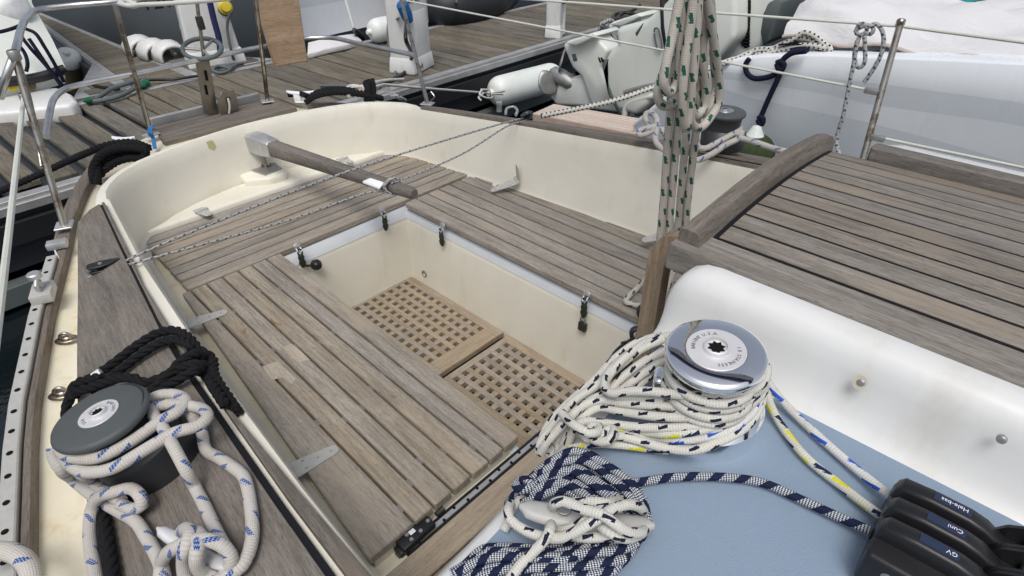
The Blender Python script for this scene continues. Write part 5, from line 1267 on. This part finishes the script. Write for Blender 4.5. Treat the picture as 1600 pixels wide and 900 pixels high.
# outboards, tilted up
def engine(parent, Yc, dx, dy, label):
    def s(l): return [(x + dx, y + dy) for x, y in l]
    e = poly_body('outboard', parent, s([(951, 80), (964, 71), (959, 48), (967, 42), (1006, 33), (1040, 2), (1062, -28), (1150, -40), (1150, 60), (1110, 108), (1040, 128), (1020, 138), (1012, 165), (992, 182), (962, 172), (948, 140), (937, 108)]), Yc, .20, 'outboard', .07, 4, label)
    poly_body('drive_leg', e, s([(878, 70), (887, 64), (926, 52), (950, 79), (938, 106), (950, 142), (966, 176), (925, 172), (908, 120), (893, 106)]), Yc + .02, .085, 'outboard', .025, 3)
    poly_body('gear_case', e, s([(846, 135), (864, 137), (893, 121), (912, 118), (928, 168), (868, 166)]), Yc + .03, .06, 'outboard', .03, 3)
    poly_body('cavitation_plate', e, s([(882, 68), (926, 51), (932, 56), (900, 72)]), Yc + .02, .14, 'outboard', .01, 2)
    poly_body('cowl_seam', e, s([(940, 100), (946, 92), (951, 93), (944, 112), (957, 150), (972, 178), (966, 178), (950, 148)]), Yc, .204, 'hose', .004, 1)
    poly_body('leg_vent', e, s([(893, 85), (899, 84), (902, 95), (896, 96)]), Yc + .015, .083, 'hose', .002, 1)
    for k in range(2): poly_body('seam_slot', e, s([(934 + k * 4, 90), (936 + k * 4, 89), (939 + k * 4, 97), (937 + k * 4, 98)]), Yc + .02, .088, 'hole', .001, 1)
    # propeller
    hub = PY(872 + dx, 117 + dy, Yc); ax = (PY(845 + dx, 100 + dy, Yc) - hub).normalized()
    ph = lathe('propeller_hub', e, frame(hub - ax * .03, V((0, 1, 0)), ax), [(.03, -.14), (.055, -.1), (.06, 0), (.045, .08), (0, .12)], 'castalu', 24)
    Mp = frame(hub, V((0, 1, 0)), ax)
    for k in range(3):
        bm = bmesh.new(); g_ = []
        for i in range(7):
            row = []
            for j in range(7):
                rr = .045 + .15 * i / 6; w = .11 * math.sin(PI * (.18 + .74 * i / 6)) ; a = (j / 6 - .5) * w * 1.5
                row.append(bm.verts.new(Mp @ (Rz(2 * PI * k / 3 + .6) @ V((rr, a, a * .75 + .02 * (j / 6 - .5) ** 2)))))
            g_.append(row)
        for i in range(6):
            for j in range(6): bm.faces.new((g_[i][j], g_[i + 1][j], g_[i + 1][j + 1], g_[i][j + 1]))
        bl_ = link('propeller_blade', bm_mesh(bm), 'castalu', e); md = bl_.modifiers.new('s', 'SOLIDIFY'); md.thickness = .008
    return e
en = engine(mb, 2.18, 0, 0, 'cream outboard engine tilted up with its propeller clear of the water')
engine(mb, 2.95, 70, -30, 'second cream outboard engine tilted up behind the first')
# black striped trim and handle recess on the cowling
poly_body('cowl_trim', en, [(1029, -30), (1034, -30), (1037, 40), (1042, 78), (1038, 80), (1032, 45)], 2.18, .206, 'black', .004, 1)
Acc().tube([PY(x, y, 1.965) for x, y in ((1022, 50), (1023, 45), (1027, 44), (1030, 50), (1034, 74), (1032, 78), (1028, 77), (1022, 52))], .006, 6).build('cowl_handle', 'hose', en)
poly_body('cowl_window', en, [(992, 52), (1004, 36), (1003, 42), (995, 57)], 2.18, .203, 'hose', .003, 1)
Acc().tube([PY(x, y, 2.0) for x, y in ((976, 180), (978, 168), (984, 160), (1000, 154), (1022, 149), (1040, 146))], .022, 10).build('tilt_bracket', 'outboard', en)
Acc().tube([PY(x, y, 1.99) for x, y in ((976, 144), (1000, 137), (1030, 131), (1050, 128))], .018, 10).build('tilt_bracket', 'castalu', en)
poly_body('bracket_body', en, [(985, 150), (1045, 134), (1050, 178), (990, 182)], 2.2, .10, 'castalu', .01, 1)
# tall cowling with black louvre, further forward
tc = poly_body('outboard_cowl', mb, [(1060, -40), (1222, -40), (1212, 20), (1196, 70), (1170, 96), (1110, 110), (1062, 90)], 2.35, .22, 'outboard', .06, 4, 'cream outboard cowling with a black louvred vent', Yf=2.13)
poly_body('louvre_panel', tc, [(1151, -30), (1172, -30), (1173, 10), (1170, 74), (1163, 76), (1156, 66), (1146, 28)], 2.35, .224, 'hole', .004, 1, Yf=2.126)
for k in range(17):
    y = -10 + k * 5.0; w0 = 1146 + max(0, (y - 28) * .25) if y > 28 else 1147
    poly_body('louvre', tc, [(w0 + 1, y), (1171, y + 1.2), (1171, y + 3), (w0 + 1, y + 1.8)], 2.35, .23, 'black', .0, 1, Yf=2.12)
poly_body('cowl_window', tc, [(1200, 5), (1216, -4), (1222, 4), (1204, 62), (1192, 72), (1188, 50), (1192, 22)], 2.35, .225, 'hose', .006, 1, Yf=2.125)
poly_body('cowl_window', tc, [(1127, -20), (1148, -20), (1146, 24), (1140, 28), (1134, 12)], 2.35, .225, 'hose', .006, 1, Yf=2.125)
# ropes on that boat's gunwale
def GZ(pts, Y=1.70): return [PY(a / 3 + 1150, b / 3, Y + (c[0] if c else 0)) for a, b, *c in pts]
s = [[BP + V((.05, .03, .012)), PY(960, 157, 1.1), PY(1027, 134, 1.3), PY(1080, 117, 1.45), PY(1130, 99, 1.6), PY(1158, 91, 1.66), PY(1175, 82, 1.69)],
     GZ(((70, 250), (90, 236), (150, 232), (200, 248), (260, 260), (330, 264), (400, 258), (440, 242), (438, 222), (410, 205), (385, 180), (345, 158), (315, 153), (290, 172), (250, 195), (215, 212))),
     GZ(((60, 268), (110, 262), (160, 246), (230, 228), (300, 215), (370, 215), (425, 228)), 1.69), GZ(((180, 226), (240, 196), (300, 178), (350, 185), (385, 205), (410, 228)), 1.71), GZ(((120, 240), (210, 224), (260, 205), (330, 196)), 1.73), GZ(((300, 165), (330, 162), (360, 182), (385, 215)), 1.72)]
rope('spotted_line', 'black spotted white rope running from the port coaming to the white motorboat', s, .0135, 'r_dot', 'rope', 10, step=.02)
s = [GZ(((62, 276), (46, 300), (50, 340), (80, 366), (130, 366), (180, 350), (212, 326), (215, 305), (205, 298)), 1.60), GZ(((330, 238), (260, 250), (225, 275), (208, 300), (215, 325), (205, 350), (180, 405), (150, 470), (118, 545), (112, 560)), 1.585), GZ(((104, 556), (118, 548), (128, 560), (122, 582), (108, 578), (104, 560)), 1.575), GZ(((190, 296), (212, 288), (226, 305), (214, 326), (196, 318), (192, 298)), 1.58), GZ(((260, 238), (300, 232), (340, 236)), 1.66)]
rope('fender_line', 'navy blue line holding the green fender from the gunwale of the white motorboat', s, .0135, 'r_navyplain', 'rope', 8)
def fender(label, A, B, r, mat, cap=None, band=None, group='fenders'):
    A, B = V(A), V(B); L = (B - A).length; o = thing('fender', label, 'fender', (A + B) / 2, group); Mx = frame(A, V((0, 1, 0)) if abs((B - A).normalized().y) < .9 else V((1, 0, 0)), B - A)
    n = 10; pf = [(0, 0)] + [(r * math.sin(PI / 2 * k / n) ** .7, r * .9 * (1 - math.cos(PI / 2 * k / n))) for k in range(1, n + 1)]
    pf += [(a, L - b) for a, b in pf[::-1]]
    lathe('fender_body', o, Mx, pf, mat, 36, angle=80)
    lathe('fender_eye', o, Mx, [(0, -r * .35), (r * .18, -r * .3), (r * .30, -.0 * r), (r * .45, r * .12)], cap or mat, 16)
    if cap:
        k = [(a * 1.006 + .0015, b) for a, b in pf if b < L * .45]; lathe('fender_cap', o, Mx, k, cap, 36, angle=80)
    if band: lathe('fender_band', o, Mx, [(r * 1.012 + .002, L * .25), (r * 1.012 + .002, L * .38)], band, 36)
    return o
q = PY(1186, 200, 1.50)
gf = fender('green cloth covered fender hanging between the yacht and the white motorboat', (q.x, 1.47, q.z - .025), (q.x + .0, 1.47, q.z - .5), .115, 'greencloth')
lathe('fender_neck', gf, T(q.x, 1.47, q.z - .062), [(.075, 0), (.045, .03), (.022, .075), (0, .085)], 'fender', 20)
# ---- long white fender lying against the pontoon edge
wf = fender('long white fender hanging level against the black edge of the pontoon', P(768, 146, .06), P(872, 118, .06), .14, 'fender')
s = [[P(600, 132, .60), P(690, 140, .38), P(745, 144, .16), P(768, 146, .07)], [P(752, 140, .17), P(765, 142, .12), P(770, 150, .08), P(760, 153, .12), P(750, 148, .16), P(753, 140, .17)], [P(755, 146, .14), P(748, 153, .13), P(752, 157, .11)], [P(768, 146, .08), P(790, 142, .22)], [P(768, 147, .08), P(788, 147, .22)]]
rope('fender_line', 'pale green white line running from the port quarter to the long white fender', s, .009, 'r_cord', 'rope', 8)

# ---- service pedestals on the pontoon
def tower(name, label, base, w, dpt, h, rot, mat='white', group='service pedestals on the pontoon', top=.86, tilt=0):
    o = thing(name, label, 'pedestal', base, group); Mx = T(*base) @ Rz(rot) @ Ry(tilt)
    bm = box_bm(1, 1, 1, 0, 1, True)
    for v_ in bm.verts:
        k = 1 - (1 - top) * v_.co.z; v_.co = V((v_.co.x * dpt * k, v_.co.y * w * k, v_.co.z * h))
    bevel(bm, .025, 3); link('pedestal_body', bm_mesh(bm), mat, o, Mx)
    bm = box_bm(1, 1, 1, 0, 1, True)
    for v_ in bm.verts:
        k = 1.12 - .1 * v_.co.z; v_.co = V((v_.co.x * dpt * k, v_.co.y * w * k, v_.co.z * .14))
    bevel(bm, .02, 2); link('pedestal_foot', bm_mesh(bm), mat, o, Mx @ T(0, 0, .002))
    return o, Mx
b1 = (P(628, 111, DZ) + P(682, 116, DZ)) / 2 + V((-.13, .03, 0))
t1_, Mx = tower('service_pedestal', 'white power pedestal with a blue plug at the near edge of the pontoon', b1, .34, .24, 1.25, math.radians(22), top=.9)
for y in (-.10, .03): box('socket_flap', t1_, Mx @ T(.115, y - .03, .62), (.02, .08, .09), 'hose', .008, 2)
box('door_panel', t1_, Mx @ T(.114, .01, .34), (.008, .22, .32), 'white', .004, 2)
box('hinge_bar', t1_, Mx @ T(.105, .158, .5), (.02, .02, .26), 'alu', .004)
lathe('foot_bolt', t1_, Mx @ T(.130, -.06, .06) @ Ry(PI / 2), [(.025, 0), (.02, .008), (0, .008)], 'castalu', 14)
pq = Mx @ V((.10, -.19, .52))
lathe('blue_plug', t1_, T(*pq) @ Rx(.4), [(0, -.10), (.035, -.09), (.05, -.03), (.05, .06), (.035, .08), (0, .09)], 'bluepl', 20)
box('lamp_bulge', t1_, Mx @ T(-.05, .20, .62), (.14, .10, .22), 'white', .04, 3)
s = [[pq + V((.02, 0, -.05)), P(634, 60, .7), P(643, 90, .45), P(637, 108, .34), P(618, 122, .32), P(600, 128, .33), P(575, 132, .4)]]
rope('power_cable', 'black power cable hanging from the blue plug of the near pedestal', s, .016, 'black', 'cable', 10)
s = [[pq + V((-.03, -.05, -.05)), P(606, 40, .6), P(607, 70, .45), P(613, 100, .33), P(618, 112, .32), P(612, 122, .32), P(560, 133, .32), P(500, 134, .32)]]
rope('power_cable', 'grey power cable looped on the planks below the near pedestal', s, .011, 'hose', 'cable', 8)
b2 = (P(856, 58, DZ) + P(892, 58, DZ)) / 2 + V((-.06, 0, 0))
t2_, Mx = tower('service_pedestal', 'white rust streaked post standing at the far end of the pontoon beyond the fender', b2, .26, .16, 1.2, math.radians(28), top=.95)
for y in (-.05, .07): lathe('post_bolt', t2_, Mx @ T(.072, y, .36) @ Ry(PI / 2), [(.03, 0), (.03, .04), (0, .045)], 'bronze', 14)
box('post_rib', t2_, Mx @ T(.085, .03, .32), (.03, .035, .6), 'white', .008, 2)
b3 = (P(318, 104, DZ) + P(376, 100, DZ)) / 2 + V((-.12, .0, 0))
t3_, Mx = tower('service_pedestal', 'white pedestal with a yellow plug standing by the finger pontoon', b3, .46, .26, 1.35, math.radians(-14), top=.62)
yq = PX(352, 12, b3.x + .16); lathe('yellow_plug', t3_, frame(yq, (0, 1, 0), (1, -.25, .25)), [(.06, -.05), (.06, .02), (.045, .03), (.04, .07), (0, .075)], 'yellow', 20)
lathe('plug_collar', t3_, frame(yq, (0, 1, 0), (1, -.25, .25)), [(.07, -.06), (.07, -.01), (.055, .0)], 'hose', 20)
rope('power_cable', 'thin grey cable hanging from the yellow plug', [[yq + V((.08, 0, -.03)), PX(355, 40, b3.x + .2), PX(361, 78, b3.x + .22), P(366, 96, DZ + .02)]], .013, 'hose', 'cable', 8)
rope('blue_strap', 'dark navy strap hanging down the side of the white pedestal', [[PX(326, -5, b3.x + .24), PX(334, 30, b3.x + .24), PX(342, 60, b3.x + .24), PX(344, 80, b3.x + .24)]], .028, 'navy', 'strap', 8)
s = [[P(x, y, DZ + h) for x, y, h in ((332, 112, .02), (340, 104, .03), (356, 102, .03), (360, 108, .03), (345, 114, .02), (333, 110, .04), (342, 103, .05), (358, 106, .04), (372, 100, .02), (380, 98, .02))]]
rope('hose_coil', 'grey hose coiled at the foot of the white pedestal', s, .014, 'hose', 'hose', 8)
# ---- white bumpers on the edge, hose with green fittings
bmp = []
for k, (x, y) in enumerate(((219, 78), (242, 84), (265, 87))):
    c = P(x, y, DZ + .03); rows = []
    for t in range(9):
        a = PI * t / 8; rows.append([V((c.x + xx, c.y - .15 * math.cos(a) * (1 - .12 * abs(xx) / .13), c.z - .02 + .17 * math.sin(a) ** .7 * (1 - .25 * (abs(xx) / .14) ** 2))) for xx in (-.14, -.10, 0, .10, .14)])
    o = surf('dock_bumper', None, rows, 'white', angle=60, solid=.02)
    tag(o, ('leftmost of three white plastic bumpers on the edge by the grey hull', 'middle one of three white plastic bumpers on the edge by the grey hull', 'rightmost of three white plastic bumpers, beside the small grey wheel')[k], 'bumper', 'white bumpers on the finger pontoon')
hs = [[P(x, y, DZ + h) for x, y, h in ((132, 157, .03), (150, 158, .03), (178, 153, .03), (205, 141, .04), (218, 131, .05), (226, 124, .05), (200, 130, .06), (176, 138, .05), (160, 148, .04), (148, 156, .03))]]
ho = rope('hose', 'grey garden hose with green fittings on the planks by the far edge', hs, .018, 'hose', 'hose', 10)
for x, y in ((138, 157), (181, 137), (222, 134), (228, 130)): Acc().tube([P(x - 5, y + 1, DZ + .04), P(x + 5, y - 1, DZ + .04)], .026, 10).build('hose_fitting', 'greenrope', ho)
rope('power_cable', 'black cable lying along the far edge of the pontoon', [[P(x, y, DZ + .03) for x, y in ((145, 133), (175, 137), (205, 128), (232, 125), (270, 124), (318, 117))]], .012, 'black', 'cable', 8)
mt = strip('folded_cloth', None, [P(480, 84, DZ + .05), P(510, 76, DZ + .06), P(540, 70, DZ + .06), P(566, 63, DZ + .03)], [P(481, 66, DZ + .07), P(505, 60, DZ + .13), P(530, 55, DZ + .13), P(553, 52, DZ + .06)], .05, 'canvas', bev=.01, seg=2); tag(mt, 'pale folded cloth lying on the far edge beside the wooden board', 'cloth')
fender('cream fender lying on the pontoon behind the near pedestal', P(578, 50, DZ + .13), P(648, 36, DZ + .13), .12, 'fender')
hb = thing('boat_hook', 'white boat hook with a black foot leaning on the far edge of the pontoon', 'boat hook', P(560, 58, DZ))
tube('hook_shaft', hb, [P(553, 46, DZ + .12), PX(540, 0, -3.75), PX(530, -40, -3.8)], .016, 'white', 10)
tube('hook_foot', hb, [P(564, 58, DZ + .02), P(553, 46, DZ + .13)], .05, 'black', 10, rf=lambda t: 1 - .6 * t)

# ---- boats beyond the pontoon
def bg_hull(name, label, cat, low, high, zl, zh_, mat, parent=None, stripe=None, mids=3, bulge=.15):
    o = thing(name, label, cat, (low[0].x, low[0].y, -.28)) if parent is None else parent
    rows = []
    for a, b in zip(low, high):
        rows.append([a.lerp(b, k / mids) + V((0, 0, 0)) + (V((a - b).to_tuple()) * .0) for k in range(mids + 1)])
    surf('hull', o, rows, mat, angle=60); return o
# white yacht with grey stripe: its side rises behind the far edge
lo_ = [P(366, 93, .10), P(420, 79, .10), P(480, 63, .10), P(560, 45, .10), P(640, 27, .10), P(720, 8, .10), P(860, -20, .1)]
wy = thing('white_yacht', 'large white yacht hull with a pale grey stripe moored beyond the pontoon', 'yacht', (lo_[2].x, lo_[2].y, -.28))
rows = [[q + V((.12, 0, -.38)), q + V((.06, 0, -.1)), q, q + V((-.0, 0, .36)), q + V((-.02, 0, .52)), q + V((-.06, 0, 1.4)), q + V((-2.5, 0, 1.5))] for q in lo_]
h_ = surf('hull', wy, rows, ['hullwhite', 'hullgrey', 'fascia'], angle=60)
for i, p_ in enumerate(h_.data.polygons): p_.material_index = (2, 2, 0, 1, 0, 0)[i % 6]
surf('hull_end', wy, [[q, q + V((-3.5, -.1, 0))] for q in rows[0]], 'hullwhite')
# slate grey hull with registration
gy = thing('grey_boat', 'slate grey boat hull with dark registration figures beside the finger pontoon', 'boat', (-5.5, .9, -.28))
lo_ = [V((-4.75, 1.75, 0)), V((-4.70, 1.30, 0)), V((-4.85, .95, 0)), V((-5.4, .74, 0)), V((-6.5, .70, 0)), V((-9, .8, 0)), V((-12, .9, 0))]
rows = [[q + V((-.25, .12, -.4)), q + V((-.1, .05, -.05)), q + V((0, 0, .3)), q + V((.05, -.03, .8)), q + V((.06, -.04, 1.35)), q + V((-.6, .4, 1.4))] for q in lo_]
surf('hull', gy, rows, 'ribgrey', angle=60)
surf('white_topside', gy, [[rows[0][k] + V((.0, .0, 0)), rows[0][k] + V((-.05, .35, 0))] for k in range(6)], 'hullwhite')
rn = PX(262, 4, -4.62); nb = text_bm('12071', .20, frame(rn + V((.02, 0, .02)), (0, 1, .0), (1, 0, .0)), .004)
a = Acc().bm(nb); l_ = a.build('lettering', 'ink', gy); l_['kind'] = 'stuff'; l_.data.materials[0] = M['black']
# rigid inflatable at the far edge
rb = thing('inflatable_boat', 'dark inflatable boat nosing the far edge behind the near pedestal', 'inflatable', (-4.2, 3.6, -.28))
rt = [P(670, 12, .45) + V((-.15, 0, 0)), P(700, 14, .45), P(740, 8, .45), P(770, -4, .45), P(800, -30, .45)]
tube('inflated_tube', rb, rt, .27, 'ribblack', 20, rf=lambda t: .85 + .15 * t)
surf('deck', rb, [[q + V((-.1, 0, .15)), q + V((-1.5, .3, .25))] for q in rt], 'white')
rope('mooring_line', 'knotted grey line at the cleat in front of the dark inflatable', [[P(x, y, DZ + h) for x, y, h in ((712, 18, .05), (722, 12, .12), (730, 20, .05), (738, 14, .1), (728, 10, .1), (718, 20, .04), (740, 22, .03), (765, 16, .02))], [P(704, -10, .9), P(716, 6, .5), P(728, 16, .38)]], .016, 'r_cord', 'rope', 8)
rope('mooring_line', 'grey rope heaped on the pontoon edge behind the tilted outboard', [[P(x, y, DZ + h) for x, y, h in ((936, 42, .05), (950, 34, .1), (960, 40, .06), (948, 46, .05), (940, 38, .12), (955, 32, .14), (962, 44, .05), (946, 52, .02))], [P(x, y, DZ + h) for x, y, h in ((930, 50, .03), (945, 40, .1), (958, 36, .1), (952, 48, .05))]], .022, 'r_thin', 'rope', 8)
rope('power_cable', 'dark blue and black cables coiled on the pontoon at the top right', [[P(x, y, DZ + h) for x, y, h in ((1000, 8, .1), (985, 18, .05), (962, 22, .03), (964, 32, .03), (985, 34, .03), (1000, 26, .03), (978, 20, .05), (966, 28, .03), (990, 38, .03))]], .02, 'black', 'cable', 8)
# cream motorboat at the left edge
lm = thing('cream_motorboat', 'cream motorboat stern with a black strake and white bathing platform at the left edge', 'motorboat', (-4.0, -1.2, -.28))
pl_ = [P(-60, 148, .38), P(40, 138, .38), P(92, 136, .38), P(112, 146, .38), P(121, 157, .38), P(110, 163, .38), P(60, 168, .38), P(20, 173, .38), P(-60, 180, .38)]
slab('bathing_platform', lm, pl_, .14, 'white', bev=.03, seg=3)
xq = P(95, 137, .38).x - .05
face = [(-60, 134), (0, 129), (60, 121), (102, 108)]
rows = [[PX(x, y + 22, xq - .02) for x, y in face], [PX(x, y, xq) for x, y in face], [PX(x, y - 3, xq - .03) for x, y in face], [PX(-60, 60, xq - .25), PX(0, 60, xq - .25), PX(45, 58, xq - .25), PX(82, 62, xq - .25)], [PX(-60, -10, xq - .5), PX(0, -15, xq - .5), PX(25, -15, xq - .5), PX(50, 5, xq - .5)], [PX(-60, -60, xq - .7), PX(0, -60, xq - .7), PX(20, -60, xq - .7), PX(40, -60, xq - .7)]]
surf('transom', lm, rows, 'outboard', angle=60)
surf('topside', lm, [[r[-1], r[-1] + V((-3.0, .3, .1))] for r in rows], 'outboard')
Acc().tube([PX(x, y, xq + .02) for x, y in face], .038, 10).build('rubbing_strake', 'black', lm)
for x, y, m_ in ((18, 134, 'yellow'), (46, 133, 'fenderbrown')): lathe('through_hull', lm, frame(PX(x, y, xq + .005), (0, 1, 0), (1, 0, .1)), [(.04, -.02), (.04, .012), (.025, .02), (0, .01)], m_, 16)
em = PX(14, 10, xq - .42); lathe('round_emblem', lm, frame(em + V((.02, 0, 0)), (0, 1, 0), (1, -.1, .45)), [(.13, -.02), (.135, .006), (.12, .014), (0, .016)], 'alu', 32)
s = [[PX(38, 32, xq), PX(32, 52, xq + .05), PX(45, 72, xq + .1), PX(68, 98, xq + .1), PX(98, 134, xq + .1)], [PX(40, 45, xq), PX(55, 52, xq + .05), PX(70, 74, xq + .08), PX(88, 105, xq + .08), PX(100, 128, xq + .08)], [PX(25, 66, xq), PX(38, 82, xq), PX(43, 100, xq + .05), PX(41, 112, xq + .05)], [PX(-10, 52, xq), PX(15, 46, xq), PX(36, 38, xq)], [PX(45, 60, xq + .1), PX(60, 82, xq + .12), PX(80, 112, xq + .12), PX(94, 132, xq + .12)]]
rope('navy_lines', 'dark navy mooring lines hanging on the cream motorboat stern at the left', s, .013, 'r_navyplain', 'rope', 8)
fender('pale blue capped fender with a dirty brown body beside the cream motorboat', P(104, 84, .34), P(120, 138, -.1), .115, 'fenderbrown', 'fender')
fender('navy topped fender with a cream band and brown body before the grey hull', PX(304, 22, -4.45), PX(316, 84, -4.4), .15, 'fenderbrown', 'navy', 'white')
rope('guard_line', 'dirty yellow line along the edge of the finger pontoon', [[P(48, 34, .4), P(60, 50, .42), P(76, 66, .4), P(84, 74, .36)]], .012, 'r_cord', 'rope', 8)
